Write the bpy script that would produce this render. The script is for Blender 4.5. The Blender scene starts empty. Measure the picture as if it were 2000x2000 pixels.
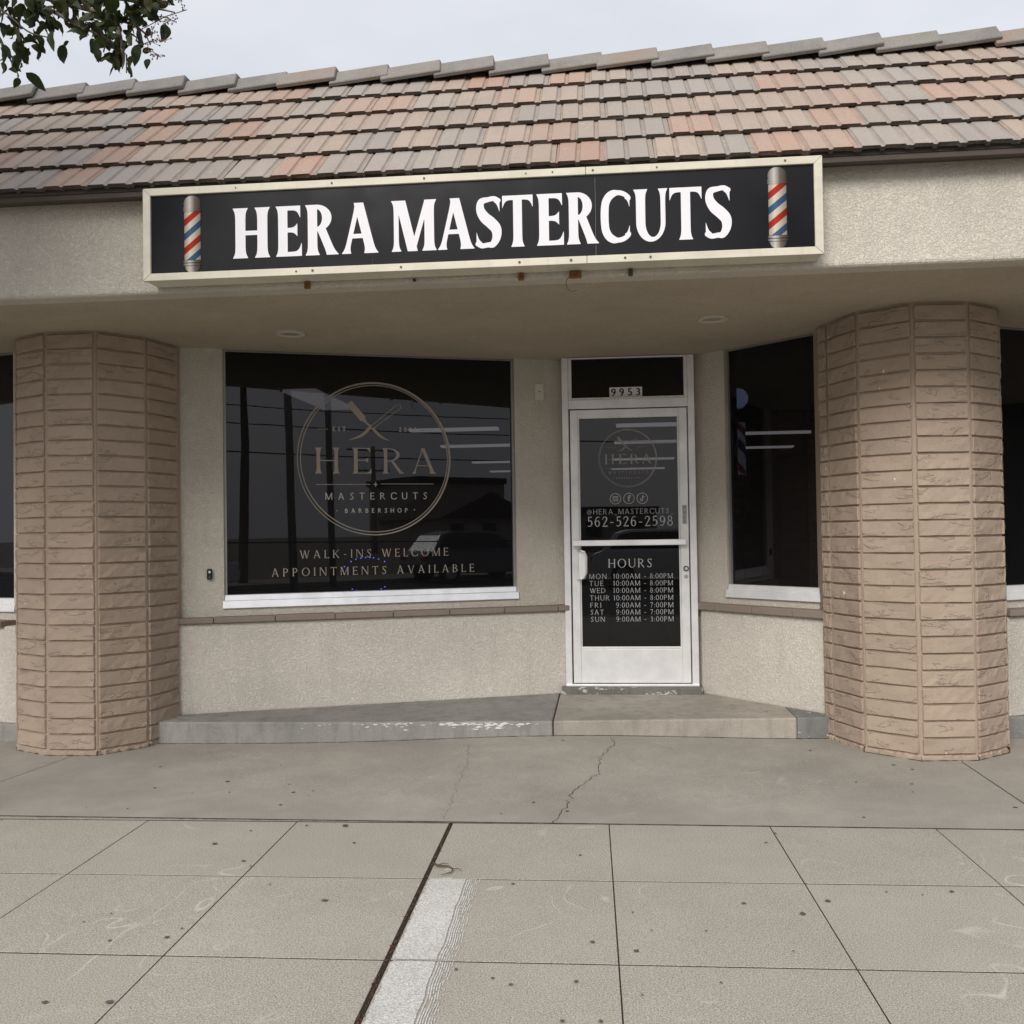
import bpy, bmesh, math, random
import numpy as np
from mathutils import Matrix, Vector
random.seed(7); np.random.seed(7)
SC = bpy.context.scene
COL = SC.collection
pi = math.pi

# ------------------------------------------------------------------ camera
def cam_matrix(yaw, pitch, roll, loc):
    F = Vector((math.sin(yaw)*math.cos(pitch), math.cos(yaw)*math.cos(pitch), math.sin(pitch)))
    R = Vector((math.cos(yaw), -math.sin(yaw), 0)); U = R.cross(F)
    c, s = math.cos(roll), math.sin(roll)
    r = c*R + s*U; u = -s*R + c*U
    m = Matrix((r, u, -F)).transposed().to_4x4()
    m.translation = loc
    return m
cd = bpy.data.cameras.new('camera'); cam = bpy.data.objects.new('camera', cd); COL.objects.link(cam)
cam.matrix_world = cam_matrix(math.radians(-5.413), math.radians(1.128), math.radians(-.8385), Vector((0, 0, 1.425)))
cd.sensor_fit = 'HORIZONTAL'; cd.sensor_width = 36; cd.lens = 34.2; cd.clip_start = .05; cd.clip_end = 2000
SC.camera = cam

# ------------------------------------------------------------------ world: overcast
SUN_EL, SUN_AZ = math.radians(36), math.radians(195)     # sun behind the camera, veiled by cloud
w = bpy.data.worlds.new('World'); SC.world = w; w.use_nodes = True
nt = w.node_tree; nt.nodes.clear()
out = nt.nodes.new('ShaderNodeOutputWorld'); bg = nt.nodes.new('ShaderNodeBackground'); bg.inputs[1].default_value = .1
sky = nt.nodes.new('ShaderNodeTexSky'); sky.sky_type = 'NISHITA'; sky.sun_disc = False
sky.sun_elevation = SUN_EL; sky.sun_rotation = SUN_AZ; sky.dust_density = 4; sky.air_density = 1.2
tc = nt.nodes.new('ShaderNodeTexCoord')
mp = nt.nodes.new('ShaderNodeMapping'); mp.inputs['Scale'].default_value = (1, 1, 2.4)
nz = nt.nodes.new('ShaderNodeTexNoise'); nz.inputs['Scale'].default_value = 2.2; nz.inputs['Detail'].default_value = 5; nz.inputs['Roughness'].default_value = .5
rp = nt.nodes.new('ShaderNodeValToRGB')
rp.color_ramp.elements[0].position = .3; rp.color_ramp.elements[0].color = (3.65, 3.76, 4.1, 1)
rp.color_ramp.elements[1].position = .72; rp.color_ramp.elements[1].color = (4.85, 4.87, 5.05, 1)
mx = nt.nodes.new('ShaderNodeMix'); mx.data_type = 'RGBA'; mx.inputs[0].default_value = .9
nt.links.new(tc.outputs['Generated'], mp.inputs[0]); nt.links.new(mp.outputs[0], nz.inputs[0]); nt.links.new(nz.outputs[0], rp.inputs[0])
nt.links.new(sky.outputs[0], mx.inputs[6]); nt.links.new(rp.outputs[0], mx.inputs[7])
nt.links.new(mx.outputs[2], bg.inputs[0]); nt.links.new(bg.outputs[0], out.inputs[0])
sd = bpy.data.lights.new('sun', 'SUN'); sd.energy = 1.5; sd.angle = math.radians(26); sd.color = (1, .97, .92)
sun = bpy.data.objects.new('sun', sd); COL.objects.link(sun)
sdir = Vector((math.sin(SUN_AZ)*math.cos(SUN_EL), math.cos(SUN_AZ)*math.cos(SUN_EL), math.sin(SUN_EL)))
sun.rotation_euler = sdir.to_track_quat('Z', 'Y').to_euler(); sun.location = (0, -6, 12)
SC.view_settings.view_transform = 'Standard'; SC.view_settings.look = 'None'
SC.view_settings.exposure = .92; SC.view_settings.gamma = 1; SC.view_settings.use_curve_mapping = False
SC.cycles.max_bounces = 5; SC.cycles.diffuse_bounces = 3; SC.cycles.glossy_bounces = 3; SC.cycles.transparent_max_bounces = 8; SC.cycles.use_denoising = True

# ------------------------------------------------------------------ object helpers
WM = {}
def link(o, parent=None, mat=None):
    COL.objects.link(o)
    WM[o.name] = o.matrix_basis.copy()
    if parent is not None:
        o.parent = parent
        o.matrix_parent_inverse = WM[parent.name].inverted()
    if mat is not None and o.type == 'MESH' and not o.data.materials:
        for m_ in (mat if isinstance(mat, (list, tuple)) else [mat]): o.data.materials.append(m_)
    return o
def obj(name, mesh, parent=None, mat=None, M=None):
    o = bpy.data.objects.new(name, mesh)
    if M is not None: o.matrix_basis = M
    return link(o, parent, mat)
def tag(o, label=None, cat=None, group=None, kind=None):
    if label: o['label'] = label
    if cat: o['category'] = cat
    if group: o['group'] = group
    if kind: o['kind'] = kind
    return o
def empty(name, loc, label=None, cat=None, group=None):
    o = bpy.data.objects.new(name, None); o.empty_display_size = .2; o.location = loc
    o.matrix_basis = Matrix.Translation(loc)
    link(o); return tag(o, label, cat, group)

class MB:
    def __init__(s): s.v = []; s.f = []; s.m = []
    def add(s, vs, fs, mi=0):
        b = len(s.v); s.v += [tuple(x) for x in vs]; s.f += [tuple(i+b for i in f) for f in fs]; s.m += [mi]*len(fs); return s
    def box(s, a, b, M=None, mi=0):
        (x0, y0, z0), (x1, y1, z1) = a, b
        vs = [Vector(p) for p in ((x0,y0,z0),(x1,y0,z0),(x1,y1,z0),(x0,y1,z0),(x0,y0,z1),(x1,y0,z1),(x1,y1,z1),(x0,y1,z1))]
        if M: vs = [M @ p for p in vs]
        return s.add(vs, [(0,3,2,1),(4,5,6,7),(0,1,5,4),(1,2,6,5),(2,3,7,6),(3,0,4,7)], mi)
    def prism(s, poly, z0, z1, mi=0):
        n = len(poly)
        vs = [(x, y, z0) for x, y in poly]+[(x, y, z1) for x, y in poly]
        return s.add(vs, [tuple(range(n-1, -1, -1)), tuple(range(n, 2*n))]+[(i, (i+1) % n, n+(i+1) % n, n+i) for i in range(n)], mi)
    def tube(s, pts, rad, n=8, mi=0, cap=True):
        pts = [Vector(p) for p in pts]; rings = []
        rr = rad if isinstance(rad, (list, tuple)) else [rad]*len(pts)
        up = Vector((0, 0, 1))
        for i, p in enumerate(pts):
            d = (pts[min(i+1, len(pts)-1)]-pts[max(i-1, 0)]).normalized()
            a = d.cross(up if abs(d.z) < .95 else Vector((1, 0, 0))).normalized(); b = a.cross(d)
            rings.append([p+rr[i]*(math.cos(2*pi*k/n)*a+math.sin(2*pi*k/n)*b) for k in range(n)])
        vs = [q for r in rings for q in r]; fs = []
        for i in range(len(pts)-1):
            for k in range(n):
                fs.append((i*n+k, i*n+(k+1) % n, (i+1)*n+(k+1) % n, (i+1)*n+k))
        if cap: fs += [tuple(range(n-1, -1, -1)), tuple(range((len(pts)-1)*n, len(pts)*n))]
        return s.add(vs, fs, mi)
    def lathe(s, prof, c, n=24, mi=0):
        vs = []; fs = []
        for r, z in prof:
            for k in range(n): vs.append((c[0]+r*math.cos(2*pi*k/n), c[1]+r*math.sin(2*pi*k/n), c[2]+z))
        for i in range(len(prof)-1):
            for k in range(n): fs.append((i*n+k, i*n+(k+1) % n, (i+1)*n+(k+1) % n, (i+1)*n+k))
        return s.add(vs, fs, mi)
    def mesh(s, name, center=True, smooth=False):
        V = np.array(s.v, float); c = Vector((0, 0, 0))
        if center and len(V):
            mn, mx_ = V.min(0), V.max(0); c = Vector(((mn[0]+mx_[0])/2, (mn[1]+mx_[1])/2, mn[2])); V = V-np.array(c)
        me = bpy.data.meshes.new(name); me.from_pydata([tuple(p) for p in V], [], s.f)
        me.polygons.foreach_set('material_index', s.m)
        if smooth: me.polygons.foreach_set('use_smooth', [True]*len(s.f))
        me.update(); return me, c
    def build(s, name, mat, parent=None, smooth=False, bevel=0, seg=2):
        me, c = s.mesh(name, True, smooth)
        if bevel:
            bm = bmesh.new(); bm.from_mesh(me); bmesh.ops.remove_doubles(bm, verts=bm.verts, dist=1e-6)
            bmesh.ops.recalc_face_normals(bm, faces=bm.faces)
            es = [e for e in bm.edges if len(e.link_faces) == 2 and e.calc_face_angle(0) > .5]
            bmesh.ops.bevel(bm, geom=es, offset=bevel, segments=seg, affect='EDGES', profile=.5)
            bm.to_mesh(me); bm.free()
        return obj(name, me, parent, mat, Matrix.Translation(c))
def struct(o): return tag(o, kind='structure')

# ------------------------------------------------------------------ materials
class NT:
    def __init__(s, name):
        s.m = bpy.data.materials.new(name); s.m.use_nodes = True; s.t = s.m.node_tree; s.t.nodes.clear()
        s.out = s.n('ShaderNodeOutputMaterial')
    def n(s, typ, **kw):
        q = s.t.nodes.new(typ)
        for k, v in kw.items():
            if k in ('data_type', 'blend_type', 'operation', 'feature', 'distance', 'wave_type', 'bands_direction', 'noise_dimensions', 'mode', 'musgrave_type'): setattr(q, k, v)
            else: q.inputs[k.replace('_', ' ')].default_value = v
        return q
    def l(s, a, b): s.t.links.new(a, b)
    def pos(s, scale=(1, 1, 1)):
        g = s.n('ShaderNodeNewGeometry'); m = s.n('ShaderNodeMapping', Scale=scale); s.l(g.outputs['Position'], m.inputs[0]); return m.outputs[0]
    def objpos(s, scale=(1, 1, 1)):
        g = s.n('ShaderNodeTexCoord'); m = s.n('ShaderNodeMapping', Scale=scale); s.l(g.outputs['Object'], m.inputs[0]); return m.outputs[0]
    def noise(s, vec, scale, detail=3, rough=.5, dist=0):
        q = s.n('ShaderNodeTexNoise', Scale=scale, Detail=detail, Roughness=rough, Distortion=dist); s.l(vec, q.inputs['Vector']); return q.outputs[0]
    def ramp(s, x, p0, p1, c0=(0, 0, 0), c1=(1, 1, 1)):
        q = s.n('ShaderNodeValToRGB'); e = q.color_ramp.elements
        e[0].position = p0; e[1].position = p1; e[0].color = (*c0, 1); e[1].color = (*c1, 1); s.l(x, q.inputs[0]); return q.outputs[0]
    def mix(s, fac, a, b, mode='MIX'):
        q = s.n('ShaderNodeMix', data_type='RGBA', blend_type=mode)
        for val, i in ((fac, 0), (a, 6), (b, 7)):
            if hasattr(val, 'node'): s.l(val, q.inputs[i])
            elif i == 0: q.inputs[0].default_value = val
            else: q.inputs[i].default_value = (*val, 1) if len(val) == 3 else val
        return q.outputs[2]
    def math(s, op, a, b=0.0):
        q = s.n('ShaderNodeMath', operation=op)
        for val, i in ((a, 0), (b, 1)):
            if hasattr(val, 'node'): s.l(val, q.inputs[i])
            else: q.inputs[i].default_value = val
        return q.outputs[0]
    def bump(s, h, strength, dist, prev=None):
        q = s.n('ShaderNodeBump', Strength=strength, Distance=dist); s.l(h, q.inputs['Height'])
        if prev is not None: s.l(prev, q.inputs['Normal'])
        return q.outputs[0]
    def bsdf(s, col, rough=.8, metal=0, spec=.3, normal=None, emis=None, estr=0, coat=0):
        b = s.n('ShaderNodeBsdfPrincipled')
        for val, k in ((col, 'Base Color'), (rough, 'Roughness'), (metal, 'Metallic'), (emis, 'Emission Color')):
            if val is None: continue
            if hasattr(val, 'node'): s.l(val, b.inputs[k])
            else: b.inputs[k].default_value = (*val, 1) if isinstance(val, tuple) else val
        b.inputs['Specular IOR Level'].default_value = spec; b.inputs['Emission Strength'].default_value = estr
        b.inputs['Coat Weight'].default_value = coat; b.inputs['Coat Roughness'].default_value = .05
        if normal is not None: s.l(normal, b.inputs['Normal'])
        s.l(b.outputs[0], s.out.inputs[0]); return s.m

def scale_c(c, k): return tuple(min(1, x*k) for x in c)

def m_stucco(name, col, size=1.0, strength=.75, dark=.27):
    t = NT(name); p = t.pos()
    n1 = t.noise(p, 62*size, 2.5, .55, 1.2); pl = t.ramp(n1, .42, .56)
    worm = t.math('MULTIPLY', t.ramp(t.math('ABSOLUTE', t.math('SUBTRACT', n1, .47)), .008, .04, (1, 1, 1), (0, 0, 0)), t.ramp(t.noise(p, 45*size, 2), .42, .6))
    n2 = t.noise(p, 260, 2, .6)
    big = t.noise(p, 1.3, 5, .6); drip = t.noise(t.pos((6, 6, .7)), 1.6, 4, .6)
    c = t.mix(t.ramp(big, .3, .7), scale_c(col, .86), scale_c(col, 1.07))
    c = t.mix(t.math('MULTIPLY', t.ramp(drip, .52, .75), .36), c, scale_c(col, .72))
    c = t.mix(t.math('MULTIPLY', worm, dark), c, scale_c(col, .45))
    c = t.mix(.08, c, t.ramp(n2, .3, .7, scale_c(col, .4), scale_c(col, 1.5)))
    b = t.bump(pl, strength, .008); b = t.bump(n2, .25, .002, b)
    return t.bsdf(c, .9, 0, .15, b)

def m_concrete(name, col, spots=.5, stain=.5, speck=.35, smear=0, vary=0):
    t = NT(name); p = t.pos()
    big = t.noise(p, 1.1, 6, .62); mid = t.noise(p, 7, 5, .6); fine = t.noise(p, 190, 3, .7); peb = t.noise(p, 75, 2, .6)
    c = t.mix(t.ramp(big, .34, .68), scale_c(col, 1-.26*stain), scale_c(col, 1+.1*stain))
    c = t.mix(t.math('MULTIPLY', t.ramp(mid, .45, .75), .3*stain), c, scale_c(col, .66))
    if vary:
        oi = t.n('ShaderNodeObjectInfo'); c = t.mix(t.math('MULTIPLY', oi.outputs['Random'], vary), c, scale_c(col, .70))
        blot = t.noise(p, 3.1, 6, .7, .6); c = t.mix(t.math('MULTIPLY', t.ramp(blot, .48, .70), .5), c, scale_c(col, .62))
        lite = t.noise(p, 4.7, 5, .65, .4); c = t.mix(t.math('MULTIPLY', t.ramp(lite, .56, .75), .3), c, scale_c(col, 1.22))
    c = t.mix(speck, c, t.ramp(fine, .34, .68, scale_c(col, .22), scale_c(col, 1.75)))
    c = t.mix(t.math('MULTIPLY', t.ramp(peb, .6, .7), .35*speck), c, scale_c(col, .45))
    # trodden-in gum and drip marks
    for sc, th, am in ((5.0, .034, .5),):
        dn = t.n('ShaderNodeTexNoise', Scale=6.0, Detail=2.0); t.l(p, dn.inputs['Vector'])
        v = t.n('ShaderNodeVectorMath', operation='SCALE'); v.inputs['Scale'].default_value = .05; t.l(dn.outputs['Color'], v.inputs[0])
        a = t.n('ShaderNodeVectorMath', operation='ADD'); t.l(p, a.inputs[0]); t.l(v.outputs[0], a.inputs[1])
        vo = t.n('ShaderNodeTexVoronoi', Scale=sc); t.l(a.outputs[0], vo.inputs['Vector'])
        sep = t.n('ShaderNodeSeparateColor'); t.l(vo.outputs['Color'], sep.inputs[0])
        thr = t.math('MULTIPLY', sep.outputs[0], th)
        m_ = t.math('LESS_THAN', vo.outputs['Distance'], thr)
        keep = t.math('GREATER_THAN', sep.outputs[1], .35)
        c = t.mix(t.math('MULTIPLY', t.math('MULTIPLY', m_, keep), am*spots), c, (.075, .068, .062))
    if smear:
        ws = t.noise(t.pos((1, 1, 1)), 1.5, 1, .4, 2.2)
        line = t.ramp(t.math('ABSOLUTE', t.math('SUBTRACT', t.math('FRACT', t.math('MULTIPLY', ws, 5.0)), .5)), .0, .06, (1, 1, 1), (0, 0, 0))
        gate = t.math('MULTIPLY', t.ramp(t.noise(p, 1.0, 2), .5, .6), t.ramp(mid, .4, .6))
        c = t.mix(t.math('MULTIPLY', t.math('MULTIPLY', line, gate), smear), c, scale_c(col, 1.5))
    b = t.bump(fine, .3, .0015); b = t.bump(peb, .25, .003, b); b = t.bump(mid, .15, .006, b)
    return t.bsdf(c, .88, 0, .2, b)

def m_simple(name, col, rough=.6, metal=0, spec=.4, var=.1, scale=20, bump=0, bscale=80, coat=0):
    t = NT(name); p = t.pos(); n = t.noise(p, scale, 4, .6)
    c = t.mix(n, scale_c(col, 1-var), scale_c(col, 1+var))
    nm = t.bump(t.noise(p, bscale, 3), bump, .003) if bump else None
    return t.bsdf(c, rough, metal, spec, nm, coat=coat)

STUCCO = (.625, .58, .505)
M_STUCCO = m_stucco('stucco_paint', STUCCO, 1.2, .62)
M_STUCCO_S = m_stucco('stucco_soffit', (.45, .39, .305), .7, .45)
M_KNEE = m_stucco('stucco_base_wall', (.655, .61, .545), 1.2, .62, .30)

# painted slump brick: face ledges vary brick by brick through the object's random value
def m_brick():
    t = NT('painted_brick'); g = t.n('ShaderNodeNewGeometry'); oi = t.n('ShaderNodeObjectInfo')
    off = t.n('ShaderNodeCombineXYZ'); t.l(t.math('MULTIPLY', oi.outputs['Random'], 40), off.inputs[0]); t.l(t.math('MULTIPLY', oi.outputs['Random'], 17), off.inputs[2])
    a = t.n('ShaderNodeVectorMath', operation='ADD'); t.l(g.outputs['Position'], a.inputs[0]); t.l(off.outputs[0], a.inputs[1])
    m = t.n('ShaderNodeMapping', Scale=(1, 1, 3.2)); t.l(a.outputs[0], m.inputs[0])
    led = t.noise(m.outputs[0], 5.0, 5, .6, .4); ridge = t.ramp(led, .58, .62)
    led2 = t.noise(m.outputs[0], 10, 4, .6, .8); ridge2 = t.ramp(led2, .62, .64)
    fine = t.noise(a.outputs[0], 120, 3, .6); big = t.noise(t.pos(), 1.6, 4, .6)
    col = (.385, .302, .235)
    c = t.mix(t.ramp(big, .3, .7), scale_c(col, .9), scale_c(col, 1.08))
    c = t.mix(t.math('MULTIPLY', oi.outputs['Random'], .42), c, scale_c(col, .74))
    c = t.mix(.12, c, t.ramp(fine, .3, .7, scale_c(col, .5), scale_c(col, 1.5)))
    sp = t.noise(t.pos((1, 1, .55)), 30, 2, .5); gate = t.ramp(t.noise(t.pos(), 2.4, 2), .53, .6)
    c = t.mix(t.math('MULTIPLY', t.ramp(sp, .735, .75), gate), c, (.66, .63, .58))
    pit = t.noise(a.outputs[0], 26, 3, .7); c = t.mix(t.math('MULTIPLY', t.ramp(pit, .68, .73), .5), c, scale_c(col, .35))
    b = t.bump(ridge, .75, .0065); b = t.bump(ridge2, .4, .003, b); b = t.bump(t.noise(a.outputs[0], 34, 4, .6), .45, .006, b); b = t.bump(fine, .3, .0015, b)
    return t.bsdf(c, .82, 0, .25, b)
M_BRICK = m_brick()
M_MORTAR = m_simple('painted_mortar', (.365, .286, .222), .85, 0, .2, .1, 12, .5, 120)
M_CAP = m_simple('ledge_cap_paint', (.235, .19, .158), .8, 0, .25, .14, 9, .4, 60)

def m_tile(name='concrete_roof_tile', groove_shade=0):
    t = NT(name); oi = t.n('ShaderNodeObjectInfo')
    o = t.objpos(); off = t.n('ShaderNodeCombineXYZ'); t.l(t.math('MULTIPLY', oi.outputs['Random'], 50), off.inputs[2])
    a = t.n('ShaderNodeVectorMath', operation='ADD'); t.l(o, a.inputs[0]); t.l(off.outputs[0], a.inputs[1]); p = a.outputs[0]
    st = t.n('ShaderNodeMapping', Scale=(1, .18, 1)); t.l(p, st.inputs[0])
    streak = t.noise(st.outputs[0], 26, 4, .6); cl = t.noise(p, 7, 4, .6); fine = t.noise(p, 160, 3, .7)
    base = oi.outputs['Color']
    c = t.mix(t.math('MULTIPLY', t.ramp(cl, .36, .68), .42), base, (.35, .295, .25))
    c = t.mix(t.math('MULTIPLY', t.ramp(streak, .48, .8), .45), c, (.27, .235, .21))
    wz = t.noise(t.pos((1, 1, 1)), 1.4, 4, .6); c = t.mix(t.math('MULTIPLY', t.ramp(wz, .5, .72), .4), c, (.27, .235, .21))
    c = t.mix(.30, c, t.ramp(fine, .28, .74, (.08, .07, .065), (.62, .55, .49)))
    c = t.mix(t.math('MULTIPLY', t.ramp(t.noise(p, 40, 2), .73, .76), .7), c, (.62, .60, .56))
    if groove_shade: c = t.mix(t.math('MULTIPLY', t.ramp(t.noise(p, 12, 3), .25, .6), groove_shade), c, (.13, .105, .09))  # darkened copy for grooves and slopes: rib shading put into the colour
    b = t.bump(fine, .4, .002); b = t.bump(t.noise(p, 60, 3), .3, .003, b)
    return t.bsdf(c, .9, 0, .15, b)
M_TILE = m_tile(); M_TILEG = m_tile('tile_groove_shade', .22)
t_ = NT('grey_ridge_concrete'); _p = t_.pos(); _oi = t_.n('ShaderNodeObjectInfo'); _f = t_.noise(_p, 150, 3, .7)
_c = t_.mix(t_.ramp(t_.noise(_p, 6, 4, .6), .35, .7), _oi.outputs['Color'], (.25, .235, .215)); _c = t_.mix(.25, _c, t_.ramp(_f, .3, .7, (.06, .055, .05), (.5, .47, .43)))
M_CAPT = t_.bsdf(_c, .9, 0, .1, t_.bump(_f, .4, .002))
t_ = NT('weathered_tile_butt_shade'); _p = t_.pos(); _oi = t_.n('ShaderNodeObjectInfo')  # butt ends coloured dark for their underside shade as well as weathering
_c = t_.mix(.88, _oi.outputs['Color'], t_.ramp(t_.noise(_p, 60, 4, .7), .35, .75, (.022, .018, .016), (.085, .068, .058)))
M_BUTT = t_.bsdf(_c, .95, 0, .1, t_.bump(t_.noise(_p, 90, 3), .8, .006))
M_FELT = m_simple('roof_felt', (.03, .028, .027), .95)
M_EAVE = m_simple('eave_board_paint', (.085, .072, .06), .85, 0, .15, .2, 8)
M_CREAM = None
def m_cream():
    t = NT('cream_sign_paint'); p = t.pos()
    col = (.62, .585, .475)
    c = t.mix(t.ramp(t.noise(t.pos((1.2, 1, 3)), 4, 5, .6), .35, .7), scale_c(col, .88), scale_c(col, 1.05))
    ch = t.noise(p, 21, 4, .65)
    c = t.mix(t.ramp(ch, .735, .75), c, (.13, .10, .07))
    c = t.mix(t.math('MULTIPLY', t.ramp(t.noise(t.pos((14, 1, 1.5)), 2.2, 3), .58, .75), .25), c, scale_c(col, .6))
    return t.bsdf(c, .5, 0, .4, t.bump(ch, .15, .002))
M_CREAM = m_cream()
t_ = NT('black_sign_face'); _p = t_.pos()
M_SIGNFACE = t_.bsdf(t_.mix(t_.noise(_p, 3, 3), (.010, .010, .012), (.016, .016, .019)), t_.ramp(t_.noise(_p, 5, 4), .3, .7, (.13, .13, .13), (.20, .20, .20)), 0, .2, t_.bump(t_.noise(_p, 2.5, 2), .06, .02))
M_VINYL = m_simple('white_vinyl', (.76, .75, .78), .75, 0, .1, .03, 6)
M_BLACK = m_simple('black_plastic', (.012, .012, .013), .4)
M_DARKGAP = m_simple('joint_dirt_contact_shade', (.035, .03, .025), .95, 0, .1, .4, 60, .8, 90)
def m_alu(name, col, rough, metal, grain=1):
    t = NT(name); p = t.pos((1, 1, 1)); br = t.noise(t.pos((40, 40, 1.5)), 6, 3, .6); sm = t.noise(p, 6, 5, .6)
    c = t.mix(t.ramp(sm, .3, .75), scale_c(col, 1.06), scale_c(col, .82))
    c = t.mix(t.math('MULTIPLY', t.ramp(t.noise(p, 38, 4, .7), .66, .75), .6*grain), c, scale_c(col, .45))
    r = t.ramp(br, .3, .7, (rough*.85,)*3, (rough*1.2,)*3)
    return t.bsdf(c, r, metal, .5, t.bump(br, .05, .001) if grain else None)
M_ALU = m_alu('aged_aluminium', (.78, .78, .78), .42, .3)
M_ALUW = m_alu('bright_aluminium_sill', (.93, .93, .94), .34, .8, 0)
M_CHROME = m_alu('satin_steel', (.7, .7, .72), .3, .9)

def m_glass(name, tint, ior=1.6):
    t = NT(name)
    tr = t.n('ShaderNodeBsdfTransparent', Color=(*tint, 1)); gl = t.n('ShaderNodeBsdfGlossy', Roughness=.0, Color=(.95, .96, 1, 1))
    fr = t.n('ShaderNodeFresnel', IOR=ior)
    nb = t.bump(t.noise(t.pos(), 1.6, 2), .02, .01); t.l(nb, gl.inputs['Normal'])
    df = t.n('ShaderNodeBsdfDiffuse', Color=(.55, .54, .56, 1)); dm = t.n('ShaderNodeMixShader', Fac=.010); t.l(tr.outputs[0], dm.inputs[1]); t.l(df.outputs[0], dm.inputs[2])
    m = t.n('ShaderNodeMixShader'); t.l(fr.outputs[0], m.inputs[0]); t.l(dm.outputs[0], m.inputs[1]); t.l(gl.outputs[0], m.inputs[2]); t.l(m.outputs[0], t.out.inputs[0])
    return t.m
M_GLASS = m_glass('dark_tinted_glass', (.22, .22, .24), 1.44)
M_GLASSN = m_glass('neighbour_glass', (.42, .46, .47), 1.55)
t_ = NT('printed_gold'); _p = t_.pos()
M_GOLD = t_.bsdf(t_.mix(t_.ramp(t_.noise(t_.pos((1, 1, .6)), 3.2, 2), .35, .65), (.36, .295, .24), (.29, .265, .245)), .5, .1, .3)
M_GREYVINYL = m_simple('silver_grey_vinyl', (.42, .42, .43), .5, 0, .3, .05, 5)
M_SILVER = m_simple('printed_silver', (.50, .48, .46), .5, 0, .3, .08, 5)
M_DIMVINYL = m_simple('faded_grey_vinyl', (.30, .29, .27), .5, 0, .3, .1, 5)
def m_emit(name, col, s):
    t = NT(name); e = t.n('ShaderNodeEmission', Color=(*col, 1), Strength=s); t.l(e.outputs[0], t.out.inputs[0]); t.m.cycles.emission_sampling = 'NONE'; return t.m

# ------------------------------------------------------------------ implicit outlines -> flat meshes (lettering, logo)
def implicit(f, x0, x1, y0, y1, res):
    nx = max(4, int((x1-x0)/res)+2); ny = max(4, int((y1-y0)/res)+2)
    xs = x0+np.arange(nx)*res; ys = y0+np.arange(ny)*res
    X, Y = np.meshgrid(xs, ys); F = f(X, Y)
    ins = F < 0
    cnt = ins[:-1, :-1].astype(int)+ins[1:, :-1]+ins[:-1, 1:]+ins[1:, 1:]
    V = []; Fc = []
    def quad(pts):
        b = len(V); V.extend(pts); Fc.append(tuple(range(b, b+len(pts))))
    for j in range(ny-1):
        i = 0
        while i < nx-1:
            if cnt[j, i] == 4:
                k = i
                while k < nx-1 and cnt[j, k] == 4: k += 1
                quad([(xs[i], ys[j]), (xs[k], ys[j]), (xs[k], ys[j+1]), (xs[i], ys[j+1])]); i = k; continue
            if cnt[j, i] > 0:
                cs = [(i, j), (i+1, j), (i+1, j+1), (i, j+1)]; pts = []
                for a in range(4):
                    A, B = cs[a], cs[(a+1) % 4]; fa, fb = F[A[1], A[0]], F[B[1], B[0]]
                    if fa < 0: pts.append((xs[A[0]], ys[A[1]]))
                    if (fa < 0) != (fb < 0):
                        t = fa/(fa-fb); pts.append((xs[A[0]]+t*(xs[B[0]]-xs[A[0]]), ys[A[1]]+t*(ys[B[1]]-ys[A[1]])))
                if len(pts) >= 3: quad(pts)
            i += 1
    return V, Fc
mxm, mnm = np.maximum, np.minimum
def tup(v): return v if isinstance(v, tuple) else (v, v)
def pV(xb, yb, xt, yt, w, fb=0, ft=0, d=.07):
    (bl, br), (tl, tr) = tup(fb), tup(ft)
    def f(X, Y):
        xc = xb+(xt-xb)*(Y-yb)/(yt-yb)
        eb = np.exp(-(np.clip(Y-yb, 0, None)/d)**1.25); et = np.exp(-(np.clip(yt-Y, 0, None)/d)**1.25)
        return mxm(mxm(xc-w/2-bl*eb-tl*et-X, X-(xc+w/2+br*eb+tr*et)), mxm(yb-Y, Y-yt))
    return f
def pH(xl, xr, y0, y1, ld=0, lu=0, rd=0, ru=0, d=.055):
    def f(X, Y):
        el = np.exp(-(np.clip(X-xl, 0, None)/d)**1.2); er = np.exp(-(np.clip(xr-X, 0, None)/d)**1.2)
        return mxm(mxm(y0-ld*el-rd*er-Y, Y-(y1+lu*el+ru*er)), mxm(xl-X, X-xr))
    return f
def pRing(cx, cy, rx, ry, irx, iry, icx=0, clip=None):
    def f(X, Y):
        o = (np.sqrt(((X-cx)/rx)**2+((Y-cy)/ry)**2)-1)*min(rx, ry)
        i = (np.sqrt(((X-cx-icx)/irx)**2+((Y-cy)/iry)**2)-1)*min(irx, iry)
        r = mxm(o, -i)
        return r if clip is None else mxm(r, clip(X, Y))
    return f
def catmull(P, n=7):
    P = [np.array(p, float) for p in P]; Q = [2*P[0]-P[1]]+P+[2*P[-1]-P[-2]]; o = []
    for i in range(1, len(Q)-2):
        for k in range(n):
            t = k/n; a, b, c, d = Q[i-1:i+3]
            o.append(.5*((2*b)+(c-a)*t+(2*a-5*b+4*c-d)*t*t+(3*b-a-3*c+d)*t**3))
    o.append(P[-1]); return o
def pB(pts, rad, n=7, clip=None):
    S = catmull([(*p, r) for p, r in zip(pts, rad)], n) if len(pts) > 2 else [np.array((*p, r)) for p, r in zip(pts, rad)]
    def f(X, Y):
        F = np.full(X.shape, 9.)
        for A, B in zip(S[:-1], S[1:]):
            dx, dy = B[0]-A[0], B[1]-A[1]; L = dx*dx+dy*dy+1e-12
            t = np.clip(((X-A[0])*dx+(Y-A[1])*dy)/L, 0, 1)
            F = mnm(F, np.hypot(X-A[0]-t*dx, Y-A[1]-t*dy)-(A[2]+t*(B[2]-A[2])))
        return F if clip is None else mxm(F, clip(X, Y))
    return f
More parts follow.
